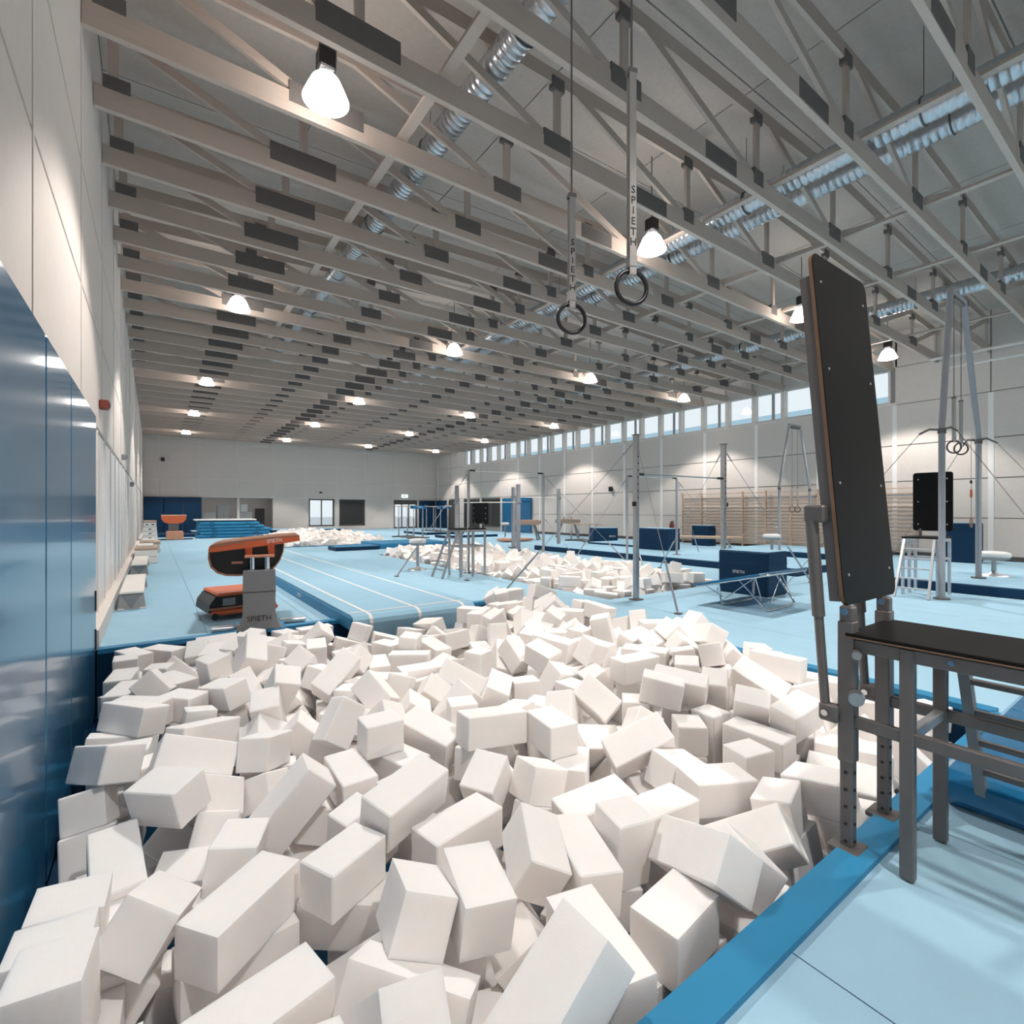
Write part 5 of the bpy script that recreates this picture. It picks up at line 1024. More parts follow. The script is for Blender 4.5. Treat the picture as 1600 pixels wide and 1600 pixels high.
MB().cbox((0.58, -0.1, 0.045), (0.42, 0.12, 0.05), 0.01).obj('base_rail', 'alu', t)
MB().cbox((0.06, -0.3, 0.033), (0.75, 0.7, 0.055), 0.01).obj('base_plate', 'blue_mat', t)
text('SPIETH', 0.075, 'white_print', t, (0.28, -0.462, 1.268), (R(90), R(-4.5), 0))
MB().tube([(-0.06, 0.06, 0.42), (-0.10, 0.10, 0.46), (-0.12, 0.12, 0.56), (-0.08, 0.1, 0.60)], 0.012, 6).obj('crank_handle', 'brown', t)

t = thing('vault_table', 'lowered orange vault table parked behind the grey vault column', 'vault table', (1.05, 9.35, 0), R(8))
MB().cbox((0.1, 0, 0.405), (0.86, 0.9, 0.05), 0.02).obj('padded_top', 'orange', t)
MB().prism([(-0.34, 0.38), (0.50, 0.38), (0.50, 0.14), (-0.44, 0.14), (-0.42, 0.27)][::-1], -0.42, 0.42, 'y').obj('inner_panel', 'black', t)
MB().cbox((0.08, 0, 0.13), (0.98, 0.9, 0.085), 0.03).obj('lower_pad', 'orange', t)
MB().cbox((0.05, 0, 0.195), (0.96, 0.9, 0.035), 0.01).obj('trim_strip', 'brown', t)
MB().cyl((-0.36, -0.47, 0.085), (-0.36, -0.36, 0.085), 0.05, n=14).obj('wheel', 'black', t)
MB().cbox((-0.16, -0.43, 0.29), (0.18, 0.02, 0.12), 0.01).obj('side_plate', 'column', t)

t = thing('vault_table', 'distant orange vault table standing before the dark blue far wall pads', 'vault table', (0.95, 35.6, 0), 0)
MB().prism([(-0.60, 1.40), (-0.59, 1.22), (-0.50, 1.05), (-0.3, 0.96), (0.3, 0.96), (0.50, 1.05), (0.59, 1.22), (0.60, 1.40)], -0.5, 0.5, 'y').obj('curved_front', 'orange', t)
MB().cbox((0, 0, 1.42), (1.24, 1.02, 0.07), 0.02).obj('padded_top', 'orange_pale', t)
MB().cbox((0, 0.1, 0.64), (0.5, 0.4, 0.64), 0.03).obj('column', 'column', t)
MB().cbox((0.05, -0.1, 0.26), (0.84, 0.7, 0.5), 0.04).obj('foot_pad', 'orange_pale', t)
MB().cbox((0, 0, 0.03), (1.9, 0.5, 0.05), 0.01).obj('base_rail', 'navy', t)

# ------------------------------------------------------------------ benches and boxes along the left wall
def bench(y, label, length=3.0, x=-0.31, h=0.31, top='bench'):
    t = thing('gym_bench', label, 'bench', (x, y, 0), 0, 'benches along the left wall')
    MB().cbox((0, length / 2, h - 0.02), (0.34, length, 0.04), 0.008).obj('seat_board', top, t)
    for yy in (0.06, length - 0.06):
        MB().prism([(-0.20, 0), (0.20, 0), (0.165, h - 0.04), (-0.165, h - 0.04)], yy - 0.03, yy + 0.03, 'y').obj('end_support', 'bench_grey', t)
        MB().cbox((0.155, yy, 0.012), (0.09, 0.10, 0.024), 0.005).obj('foot', 'bench', t)
        MB().cbox((-0.155, yy, 0.012), (0.09, 0.10, 0.024), 0.005).obj('foot', 'bench', t)
        MB().prism([(-0.15, h - 0.05), (0.0, 0.03), (0.15, h - 0.05)], yy - 0.04, yy + 0.04, 'y').obj('end_brace', 'column', t)
    MB().cbox((0, length / 2, 0.12), (0.05, length - 0.2, 0.10), 0.006).obj('stretcher', 'bench', t)
    return t
bench(10.85, 'pale low bench nearest the camera along the left wall', 2.9)
bench(16.3, 'pale low bench second from the camera along the left wall', 2.8)
def plinth(x, y, w, l, h, n, label):
    t = thing('vaulting_box', label, 'vaulting box', (x, y, 0), 0)
    dz = (h - 0.08) / n
    for i in range(n):
        k = 1 - 0.05 * i
        s = MB().cbox((0, 0, dz * (i + 0.5)), (w * k, l, dz - 0.012), 0.01).obj('section', 'bench', t)
        if n > 2:
            for sx in ((-0.12, 0.12) if i == n - 1 else (0.0,)):
                MB().cbox((sx, -l / 2 - 0.001, dz * (i + 0.5)), (0.11, 0.01, 0.05), 0.004).obj('hand_hole', 'ink', s)
    MB().cbox((0, 0, h - 0.04), (w * (1 - 0.05 * n) + 0.06, l + 0.04, 0.08), 0.02).obj('padded_top', 'leather', t)
plinth(-0.16, 31.5, 0.66, 1.3, 1.20, 5, 'tall pale wooden vaulting box with hand holes by the left wall')
plinth(-0.20, 20.8, 0.62, 1.6, 0.52, 2, 'low wooden vaulting box just beyond the benches by the left wall')
plinth(-0.12, 26.0, 0.70, 1.5, 0.44, 2, 'low wooden vaulting box in front of the tall one by the left wall')
tag(MB().cbox((-0.22, 20.7, 0.56), (0.42, 0.9, 0.07), 0.015).obj('white_cushion', 'white_pad'), 'white cushion lying on the nearer low vaulting box', 'cushion')
tag(MB().cbox((-0.18, 26.0, 0.48), (0.42, 0.9, 0.07), 0.015).obj('white_cushion', 'white_pad'), 'white cushion lying on the farther low vaulting box', 'cushion')

# ------------------------------------------------------------------ stack of mats at the far left
lay = [((2.15, 6.3), 0.0, 0.20, 'blue_mat'), ((2.3, 6.2), 0.21, 0.41, 'blue_mat'), ((2.2, 6.35), 0.42, 0.60, 'blue_mat'), ((2.2, 5.9), 0.61, 0.79, 'blue_mat'), ((2.25, 5.6), 0.80, 1.00, 'blue_mat')]
names = ['bottom', 'second', 'third', 'fourth', 'topmost blue']
for ((a, b), z0, z1, m), nm in zip(lay, names):
    t = thing('crash_mat', '%s blue crash mat of the stack topped by a white mat' % nm, 'mat', ((a + b) / 2, 37.3, z0), 0, 'crash mats in the far left stack')
    w = b - a
    MB().cbox((0, 0, (z1 - z0) / 2), (w, 2.2, z1 - z0), 0.03).obj('cover', m, t)
    MB().cbox((0, -1.105, 0.035), (w * 0.96, 0.012, 0.025), 0.004).obj('zip_strip', 'navy', t)
    for x in (-w * 0.3, w * 0.3):
        MB().cbox((x, -1.107, 0.12), (0.28, 0.014, 0.035), 0.004).obj('carry_strap', 'navy', t)
t = thing('white_mat', 'long white mat lying on top of the blue mat stack', 'mat', (3.75, 37.3, 1.06))
MB().cbox((0, 0, 0.06), (3.4, 2.0, 0.09), 0.03).obj('cover', 'white_pad', t)
MB().cbox((0, 0, 0.006), (3.2, 1.9, 0.10), 0.01).obj('underside', 'navy', t)

# far wall pads and thin mats in front of them
def flat_mat(name, label, lo, hi, m='navy', cat='mat', group=None, top=None):
    t = thing(name, label, cat, ((lo[0] + hi[0]) / 2, (lo[1] + hi[1]) / 2, lo[2]), 0, group)
    w, l, h = hi[0] - lo[0], hi[1] - lo[1], hi[2] - lo[2]
    MB().cbox((0, 0, h / 2), (w, l, h), min(0.02, h / 4)).obj('body', m, t)
    if top:
        MB().span((-w / 2 + 0.02, -l / 2 + 0.02, h), (w / 2 - 0.02, l / 2 - 0.02, h + 0.006)).obj('top_cover', top, t)
    return t
for i, (a, b, nm) in enumerate(((-0.6, 0.58, 'left'), (0.6, 1.80, 'middle'), (1.82, 3.02, 'right'))):
    t = thing('wall_pad', '%s of the three dark blue pads covering the far wall beside the equipment store' % nm, 'wall pad', ((a + b) / 2, YF - 0.12, 0), 0, 'dark blue pads on the far wall')
    MB().cbox((0, 0, 1.38), (b - a, 0.16, 2.72), 0.03).obj('cover', 'navy', t)
    MB().cbox((0, -0.085, 2.45), (b - a - 0.1, 0.012, 0.05), 0.004).obj('top_strap', 'black', t)
for i, (a, b, nm) in enumerate(((21.4, 22.25, 'left'), (22.27, 23.15, 'right'))):
    t = thing('wall_pad', '%s dark blue pad on the far wall next to the exit door' % nm, 'wall pad', ((a + b) / 2, YF - 0.1, 0), 0, 'blue pads in the far corner')
    MB().cbox((0, 0, 1.36), (b - a, 0.12, 2.68), 0.03).obj('cover', 'navy', t)
    MB().cbox((0, -0.065, 2.4), (b - a - 0.1, 0.012, 0.05), 0.004).obj('top_strap', 'black', t)
for i, (a, b, nm) in enumerate(((43.6, 45.7, 'in the far corner'), (30.1, 31.6, 'nearer of the pair beside the wall bars end'), (31.65, 33.9, 'farther of the pair beside the dark windows'))):
    t = thing('wall_pad', 'blue pad on the clerestory wall, ' + nm, 'wall pad', (XR - 0.1, (a + b) / 2, 0), 0, 'blue pads on the clerestory wall')
    MB().cbox((0, 0, 1.36), (0.14, b - a, 2.70), 0.03).obj('cover', 'blue_vinyl' if i else 'navy', t)
    MB().cbox((-0.075, 0, 2.4), (0.012, b - a - 0.1, 0.05), 0.004).obj('top_strap', 'navy', t)
flat_mat('landing_mat', 'thin dark mat on the floor before the dark blue far wall pads', (1.5, 38.7, 0), (3.6, 41.6, 0.18), 'navy')
flat_mat('landing_mat', 'dark blue mat on the floor left of the distant orange vault table', (-0.3, 39, 0), (0.7, 43.0, 0.2), 'navy')
flat_mat('landing_mat', 'blue mat bridging the gap between the two farther foam pits', (8.2, 21.6, 0), (11.6, 24.2, 0.22), 'blue_mat', top='blue_mat')
flat_mat('landing_mat', 'dark blue low mat beyond the end of the runway', (6.2, 21.4, 0), (8.1, 22.6, 0.16), 'navy', top='blue_mat')
flat_mat('landing_mat', 'long blue landing mat beyond the farthest foam pit', (2.2, 42.0, 0), (13.0, 45.2, 0.22), 'navy', top='carpet')
flat_mat('landing_mat', 'long blue landing mat with dark side right of the middle foam pit', (13.5, 6.3, 0), (16.1, 17.3, 0.20), 'navy', top='runway')
flat_mat('landing_mat', 'long blue landing mat under the near ring frame', (13.5, 0.2, 0), (16.4, 4.6, 0.20), 'navy', top='runway')
flat_mat('landing_mat', 'blue landing mat at the foot of the wall bars under the far ring frame', (19.0, 7.0, 0), (22.3, 11.6, 0.20), 'navy', top='runway')
flat_mat('landing_mat', 'blue landing mat before the pommel horse with handles', (17.4, 15.0, 0), (20.4, 18.0, 0.16), 'navy', top='runway')
flat_mat('landing_mat', 'long dark edged mat beside the far parallel bars', (14.6, 27.6, 0), (18.5, 29.0, 0.16), 'navy', top='runway')
flat_mat('landing_mat', 'dark edged mat under the far parallel bars', (15.5, 32.2, 0), (18.6, 36.0, 0.16), 'navy', top='runway')
# near landing mat by the camera
t = thing('landing_mat', 'glossy wrinkled blue vinyl landing mat at the foot of the near board stand', 'mat', (5.0, 0.15, 0))
MB().cbox((-0.05, 0.0, 0.11), (2.5, 1.62, 0.20), 0.05).obj('cover', 'blue_vinyl', t)
for x in (-0.7, 0.6):
    MB().cbox((x, 0.815, 0.12), (0.30, 0.016, 0.04), 0.005).obj('carry_strap', 'navy', t)

# ------------------------------------------------------------------ storage and details at the far wall
def cabinet(x, y, w, d, h, label, m='grey_cabinet'):
    t = thing('storage_cabinet', label, 'cabinet', (x, y, 0), 0, 'cabinets in the equipment store')
    MB().cbox((0, 0, h / 2), (w, d, h), 0.015).obj('body', m, t)
    for s in (-1, 1):
        MB().cbox((s * w / 4, -d / 2 - 0.006, h / 2), (w / 2 - 0.03, 0.014, h - 0.06), 0.004).obj('door', m, t)
    MB().cbox((0.04, -d / 2 - 0.02, h * 0.55), (0.02, 0.02, 0.14), 0.003).obj('handle', 'steel_dark', t)
cabinet(3.6, YF + 1.2, 0.95, 0.6, 1.6, 'low grey cabinet at the left end of the equipment store')
cabinet(4.62, YF + 1.4, 0.85, 0.6, 2.2, 'tall grey cabinet in the left bay of the equipment store')
cabinet(6.2, YF + 1.2, 1.0, 0.6, 1.6, 'low grey cabinet in the right bay of the equipment store')
cabinet(7.5, YF + 2.4, 0.7, 0.5, 1.9, 'dark locker at the back of the right bay of the equipment store', 'dark_door')
tag(MB().cbox((6.1, YF + 1.1, 1.92), (0.5, 0.4, 0.62), 0.02).obj('white_box', 'white_pad'), 'white box standing on the low cabinet in the right bay', 'box')
t = thing('exit_sign', 'small lit exit sign above the glazed far door', 'sign', (19.9, YF - 0.05, 3.12))
MB().cbox((0, 0, 0), (0.62, 0.06, 0.30), 0.01).obj('lit_panel', 'exit', t)
MB().cbox((-0.08, -0.034, 0.0), (0.10, 0.008, 0.16), 0.002).obj('running_figure', 'green_print', t)
MB().cbox((0.12, -0.034, 0.0), (0.14, 0.008, 0.05), 0.002).obj('arrow', 'green_print', t)
def wall_box(name, label, cat, loc, d, m, face=None):
    t = thing(name, label, cat, loc)
    MB().cbox((0, 0, 0), d, min(d) * 0.15).obj('housing', m, t)
    if face:
        MB().cyl(face[0], face[1], face[2], n=12).obj('lens', 'ink', t)
wall_box('alarm_siren', 'small dark red siren box on the left wall above the pads', 'siren', (XL + 0.06, 9.6, 3.27), (0.12, 0.16, 0.14), 'red', ((0.06, 0, 0), (0.07, 0, 0), 0.04))
wall_box('wall_sensor', 'small dark sensor on the left wall beyond the siren', 'sensor', (XL + 0.05, 16.0, 3.05), (0.10, 0.12, 0.14), 'column', ((0.05, 0, 0), (0.06, 0, 0), 0.03))
wall_box('wall_sensor', 'small dark sensor low on the far part of the left wall', 'sensor', (XL + 0.05, 21.5, 2.6), (0.10, 0.12, 0.16), 'column', ((0.05, 0, 0), (0.06, 0, 0), 0.03))
wall_box('wall_speaker', 'small black speaker high on the far wall at the left', 'speaker', (0.55, YF - 0.08, 5.55), (0.22, 0.16, 0.26), 'black', ((0, -0.08, 0), (0, -0.09, 0), 0.07))
wall_box('wall_speaker', 'small black speaker above the glazed window of the far wall', 'speaker', (12.0, YF - 0.08, 3.3), (0.2, 0.16, 0.12), 'black', ((0, -0.08, 0), (0, -0.09, 0), 0.04))
wall_box('wall_speaker', 'small black speaker on the clerestory wall left of the wall bars', 'speaker', (XR - 0.10, 22.0, 3.05), (0.18, 0.22, 0.3), 'black', ((-0.09, 0, 0), (-0.10, 0, 0), 0.07))
t = thing('fire_extinguisher', 'dark fire extinguisher hanging on the wall left of the wall bars', 'extinguisher', (XR - 0.13, 17.4, 0.75))
MB().lathe([(0.0, -0.28), (0.10, -0.28), (0.11, -0.25), (0.11, 0.20), (0.07, 0.28), (0.03, 0.30), (0.0, 0.30)], n=16).obj('cylinder', 'red', t)
MB().cbox((0, 0, 0.34), (0.06, 0.16, 0.07), 0.01).obj('valve', 'black', t)
MB().tube([(0, 0.08, 0.33), (-0.02, 0.15, 0.2), (-0.02, 0.15, -0.1)], 0.014, 6).obj('hose', 'black', t)
# beyond the windows
t = thing('neighbouring_building', 'pale building with a blue grey roof outside the clerestory windows', 'building', (75, 30, 0))
MB().span((-5, -75, -2), (5, 75, 13.5)).obj('wall', 'far_house', t)
MB().prism([(-6, 13.5), (6, 13.5), (0, 16.0)], -76, 76, 'y').obj('roof', 'far_roof', t)
tag(MB().span((-150, -150, -1.6), (250, 250, -1.35)).obj('ground_outside', 'snow', kind='structure'), 'pale ground outside the hall', 'ground')

# ------------------------------------------------------------------ horizontal bars
def cable(t, p, a, clamp=True):
    # guy wire from post point p to floor anchor a, with a turnbuckle and a strap end
    p = Vector(p); a = Vector(a)
    w = MB()
    w.cyl(p, a, 0.006, n=5)
    d = a - p
    w.cyl(p + d * 0.03, p + d * 0.09, 0.016, n=6)
    w.cyl(p + d * 0.72, p + d * 0.985, 0.02, n=6)
    o = w.obj('guy_wire', 'steel', t)
    MB().cbox(a + Vector((0, 0, 0.012)), (0.10, 0.10, 0.024), 0.005).obj('floor_anchor', 'steel_dark', t)
    return o
def high_bar(label, A, B, z, ztop, r, base, m='steel', anchors=(), sleeve=True):
    A = Vector((*A, 0)); B = Vector((*B, 0))
    t = thing('horizontal_bar', label, 'horizontal bar', (A + B) / 2)
    o = (A + B) / 2
    d = (B - A).normalized()
    ang = Matrix.Rotation(math.atan2(d.y, d.x), 3, 'Z')
    for i, (P, zb) in enumerate(((A - o, base[0]), (B - o, base[1]))):
        s = 1 if i == 0 else -1
        p = MB()
        if sleeve:
            p.cbox((P.x, P.y, (zb + 1.75) / 2), (r * 1.7, r * 1.7, 1.75 - zb), 0.006, ang)
        else:
            p.cyl(P + Vector((0, 0, zb)), P + Vector((0, 0, ztop)), r * 0.85, n=10)
        post = p.obj('post', 'steel' if sleeve else m, t)
        if sleeve:
            MB().cbox((P.x, P.y, (ztop + 1.72) / 2), (r * 1.35, r * 2.1, ztop - 1.72), 0.006, ang).obj('upper_sleeve', m, post)
            MB().cbox((P.x, P.y, ztop + 0.008), (r * 2.2, r * 2.6, 0.016), 0.004, ang).obj('top_plate', 'steel_dark', post)
            for k in range(7):
                MB().cyl(P + ang @ Vector((0, -r * 1.08, 1.95 + k * 0.13)), P + ang @ Vector((0, -r * 1.02, 1.95 + k * 0.13)), 0.016, n=8).obj('pin_hole', 'ink', post)
            q = P + ang @ Vector((-s * (r + 0.02), -0.02, 1.83))
            MB().cbox(q, (0.07, 0.06, 0.09), 0.012).obj('clamp_knob', 'black', t)
        MB().cbox((P.x, P.y, zb + 0.012), (0.20, 0.20, 0.024), 0.005).obj('base_plate', 'steel_dark', t)
        MB().cyl(P + d * s * 0.02 + Vector((0, 0, z)), P + d * s * 0.20 + Vector((0, 0, z)), 0.026, n=10).obj('bar_socket', 'black', t)
    MB().cyl(A - o + Vector((0, 0, z)), B - o + Vector((0, 0, z)), 0.015, n=10).obj('bar', 'chrome' if not sleeve else 'steel', t)
    for (which, zz, ax, ay) in anchors:
        P = (A if which == 0 else B) - o
        cable(t, P + Vector((0, 0, zz)), Vector((ax, ay, 0)) - o)
    return t
high_bar('tall grey horizontal bar with thick square posts at the near corner of the middle pit', (7.50, 6.45), (10.1, 6.25), 2.40, 3.14, 0.052, (0, 0),
         anchors=((0, 3.05, 6.0, 8.7), (0, 3.05, 7.02, 5.15), (1, 3.05, 12.7, 5.6), (1, 3.05, 12.2, 9.6)))
high_bar('slim dark horizontal bar spanning the middle foam pit', (6.98, 11.85), (9.40, 11.60), 2.80, 2.80, 0.045, (0, -1.0), 'grey_post',
         ((0, 2.75, 5.1, 12.3), (0, 2.75, 6.2, 10.6), (1, 2.75, 11.4, 9.9), (1, 1.5, 11.4, 12.2)), False)
high_bar('slim dark horizontal bar half standing on the long landing mat', (12.25, 10.9), (14.5, 10.7), 2.80, 2.80, 0.045, (0, 0.2), 'grey_post',
         ((0, 2.75, 11.5, 12.6), (0, 1.5, 11.3, 9.4), (1, 2.75, 16.6, 9.6), (1, 2.75, 17.0, 11.5)), False)

# ------------------------------------------------------------------ uneven bars
def uneven_bars(label, A, B, z, ztop, r=0.10):
    A = Vector((*A, 0)); B = Vector((*B, 0)); o = (A + B) / 2
    t = thing('uneven_bars', label, 'uneven bars', o)
    for P in (A - o, B - o):
        MB().cbox((P.x, P.y, (ztop) / 2), (r * 1.5, r * 1.5, ztop), 0.02).obj('post', 'grey_post', t)
        MB().cbox((P.x, P.y, 0.03), (0.4, 0.3, 0.05), 0.01).obj('base_plate', 'steel_dark', t)
        MB().cbox((P.x, P.y, z), (r * 1.9, r * 1.9, 0.10), 0.01).obj('bar_clamp', 'steel', t)
    MB().cyl(A - o + Vector((0, 0, z)), B - o + Vector((0, 0, z)), 0.024, n=10).obj('rail', 'bench', t)
uneven_bars('upper rail of the grey uneven bars with two thick posts', (13.4, 18.7), (16.2, 18.8), 2.33, 2.78)
uneven_bars('lower rail of the grey uneven bars with its taller front post', (10.95, 19.6), (12.5, 17.1), 2.06, 2.82)

# ------------------------------------------------------------------ parallel bars
def parallel_bars(label, x, y, z, length=3.5, gap=0.6, pad=True, low=False, z0=0.0):
    t = thing('low_parallel_bars' if low else 'parallel_bars', label, 'parallel bars', (x, y, z0))
    for s in (-1, 1):
        MB().cyl((s * gap / 2, -length / 2, z), (s * gap / 2, length / 2, z), 0.027, n=10).obj('rail', 'birch', t)
        for u in (-1, 1):
            q = u * length * 0.33
            MB().cyl((s * gap / 2, q, 0.08), (s * gap / 2, q, z * 0.62), 0.045, n=10).obj('lower_post', 'steel', t)
            MB().cyl((s * gap / 2, q, z * 0.6), (s * gap / 2, q, z - 0.02), 0.027, n=10).obj('upper_post', 'alu', t)
        MB().cbox((s * gap / 2, 0, 0.05), (0.14, length * 0.8, 0.08), 0.02).obj('base_beam', 'steel_dark', t)
    for u in (-1, 1):
        MB().cbox((0, u * length * 0.33, 0.05), (gap + 0.9, 0.14, 0.08), 0.02).obj('base_cross', 'steel_dark', t)
    if pad:
        c = MB().cbox((-0.02, -length * 0.36, z - 0.06), (gap + 0.34, 0.42, 0.20), 0.03).obj('end_pad', 'blue_vinyl', t)
        text('SPIETH', 0.10, 'white_print', c, (-0.02, -length * 0.36 - 0.212, z - 0.06), (R(90), 0, 0))
        MB().cbox((gap / 2, -0.3, z - 0.10), (0.10, 1.8, 0.12), 0.02).obj('rail_cover', 'blue_vinyl', t)
    return t
parallel_bars('parallel bars with a blue end pad in front of the exit door', 13.2, 29.6, 1.98)
parallel_bars('parallel bars with a blue end pad on a dark mat near the far right corner', 17.2, 33.8, 1.84, z0=0.17)
parallel_bars('low pale parallel bars between the uneven bars and the wall', 19.6, 20.6, 0.95, 2.2, 0.55, False, True)

# ------------------------------------------------------------------ pommel horses, mushrooms
def pommel_horse(label, x, y, rotz, handles=True, foot=None):
    t = thing('pommel_horse', label, 'pommel horse', (x, y, 0), rotz)
    MB().prism([(-0.70, 0.88), (0.70, 0.88), (0.79, 0.95), (0.80, 1.10), (0.74, 1.15), (-0.74, 1.15), (-0.80, 1.10), (-0.79, 0.95)], -0.18, 0.18, 'y').obj('body', 'leather', t)
    MB().cbox((0, 0, 1.145), (1.46, 0.30, 0.04), 0.015).obj('top_cover', 'orange_pale', t)
    for sx in (-1, 1):
        for sy in (-1, 1):
            MB().bar((sx * 0.42, sy * 0.10, 0.90), (sx * 0.68, sy * 0.36, 0.03), 0.07, 0.07).obj('leg', 'column', t)
        MB().cbox((sx * 0.68, 0, 0.03), (0.10, 0.8, 0.05), 0.01).obj('foot_bar', 'column', t)
    if handles:
        for sx in (-0.23, 0.23):
            MB().tube([(sx, -0.14, 1.15), (sx, -0.13, 1.24), (sx, -0.08, 1.28), (sx, 0.08, 1.28), (sx, 0.13, 1.24), (sx, 0.14, 1.15)], 0.018, 8).obj('handle', 'steel_dark', t)
    return t
pommel_horse('beige pommel horse with two dark handles near the clerestory wall', 21.7, 24.3, R(-52))
pommel_horse('beige vaulting horse without handles beside the slim bar post', 17.9, 23.6, R(-50), False)
tag(MB().cbox((16.3, 22.6, 0.10), (1.9, 0.8, 0.12), 0.02).obj('springboard_box', 'orange_pale'), 'low orange topped take-off board on the floor before the vaulting horse', 'springboard')

def mushroom(label, x, y, h, r, z0=0.0):
    t = thing('mushroom_trainer', label, 'mushroom trainer', (x, y, z0))
    MB().lathe([(0.0, h), (r * 0.7, h - 0.005), (r * 0.95, h - 0.03), (r, h - 0.07), (r * 0.97, h - 0.12)], n=28).obj('top_pad', 'white_pad', t)
    MB().lathe([(r * 0.97, h - 0.12), (r * 0.86, h - 0.175), (r * 0.6, h - 0.20), (0.0, h - 0.20)], n=28).obj('lower_pad', 'bench_grey', t)
    MB().cyl((0, 0, 0.05), (0, 0, h - 0.19), 0.045, n=14).obj('stem', 'steel', t)
    MB().lathe([(0.0, 0.12), (0.05, 0.11), (0.09, 0.05), (0.27, 0.03), (0.29, 0.0)], n=28).obj('base_disc', 'alu', t)
mushroom('white mushroom trainer standing on the floor between runway and middle pit', 6.20, 13.4, 0.90, 0.245)
mushroom('white mushroom trainer in front of the wall bars', 17.0, 8.75, 0.92, 0.29)
mushroom('white mushroom trainer on the mat at the right edge beside the ring frame', 15.75, 3.0, 0.56, 0.30, 0.206)
mushroom('small white mushroom trainer behind the uneven bar post by the blue pads', 17.5, 25.3, 0.98, 0.26)

# ------------------------------------------------------------------ blue foam blocks
def soft_block(label, x, y, dx, dy, h, rotz=0.0, z0=0.0, word=None, wx=0.0, wz=0.5, ws=0.12, face='y'):
    t = thing('soft_block', label, 'soft block', (x, y, z0), rotz)
    b = MB().cbox((0, 0, h / 2), (dx, dy, h - 0.012), 0.025).obj('body', 'navy', t)
    MB().cbox((0, 0, h + 0.001), (dx - 0.03, dy - 0.03, 0.014), 0.004).obj('top_cover', 'runway', t)
    MB().cbox((0, 0, h * 0.72), (dx + 0.006, dy + 0.006, 0.012), 0.003).obj('piping', 'navy', t)
    if word:
        if face == 'y':
            text(word, ws, 'white_print', t, (wx, -dy / 2 - 0.004, wz), (R(90), 0, 0))
        else:
            text(word, ws, 'white_print', t, (-dx / 2 - 0.004, wx, wz), (R(90), 0, R(-90)))
    return t
soft_block('big dark blue soft block behind the mini trampoline', 10.13, 5.62, 0.76, 1.06, 0.88, 0, 0, 'SPIETH', 0.08, 0.45, 0.085, 'x')
soft_block('dark blue soft block on the long landing mat at the slim bar post', 15.9, 12.6, 0.75, 1.5, 0.82, 0, 0.206, None)
soft_block('dark blue soft block with white print farther along the hall', 19.4, 18.9, 1.30, 0.9, 0.80, R(-30), 0, 'SPIETH', 0.35, 0.36, 0.12)
soft_block('dark blue soft block in front of the first wall bars section', 21.9, 14.6, 0.6, 0.95, 0.98, 0, 0, None)
soft_block('dark blue soft block standing by the wall at the far right', 21.9, 4.95, 0.8, 0.9, 1.30, 0, 0, None)

# ------------------------------------------------------------------ mini trampoline
t = thing('mini_trampoline', 'tilted mini trampoline with blue bed on curved steel legs', 'trampoline', (8.80, 4.90, 0))
tilt = Matrix.Rotation(math.atan(-0.256), 3, 'X')
def TB(x, y, dz=0.0): return tilt @ Vector((x, y, dz)) + Vector((0, 0, 0.485))
MB().tube([TB(-0.78, -0.6), TB(0.78, -0.6), TB(0.78, 0.6), TB(-0.78, 0.6)], 0.022, 8, True).obj('bed_frame', 'chrome', t)
MB().box(TB(0, 0, 0.002), (1.20, 0.86, 0.008), tilt).obj('jump_bed', 'blue_vinyl', t)
for s in (-1, 1):
    MB().cbox(TB(0, s * 0.53, 0.028), (1.66, 0.18, 0.034), 0.012, tilt).obj('frame_pad', 'blue_vinyl', t)
    MB().cbox(TB(s * 0.72, 0, 0.028), (0.20, 0.88, 0.034), 0.012, tilt).obj('frame_pad', 'blue_vinyl', t)
def bent(points):
    out = []
    for i, p in enumerate(points):
        p = Vector(p)
        if 0 < i < len(points) - 1:
            a = (Vector(points[i - 1]) - p); b = (Vector(points[i + 1]) - p)
            a = p + a.normalized() * min(0.10, a.length / 2); b = p + b.normalized() * min(0.10, b.length / 2)
            out += [a, (a + b) / 4 + p / 2, b]
        else:
            out.append(p)
    return out
MB().tube(bent([TB(-0.60, 0.28), (-0.52, 0.26, 0.022), (0.50, 0.24, 0.022), TB(0.58, 0.28)]), 0.019, 8).obj('leg', 'chrome', t)
MB().tube(bent([TB(-0.22, 0.10), (-0.46, -0.53, 0.022), (0.66, -0.46, 0.022), TB(0.66, -0.12)]), 0.019, 8).obj('leg', 'chrome', t)
for a, b in (((-0.70, 0.5), (-0.48, 0.26, 0.16)), ((-0.40, -0.3), (-0.50, 0.25, 0.10)), ((-0.40, -0.3), (-0.2, -0.3, 0.12)), ((0.30, -0.4), (-0.10, -0.40, 0.10)), ((0.30, -0.4), (0.64, -0.40, 0.14)), ((0.70, 0.4), (0.52, 0.24, 0.16))):
    MB().cyl(TB(*a), b, 0.010, n=6).obj('brace', 'chrome', t)

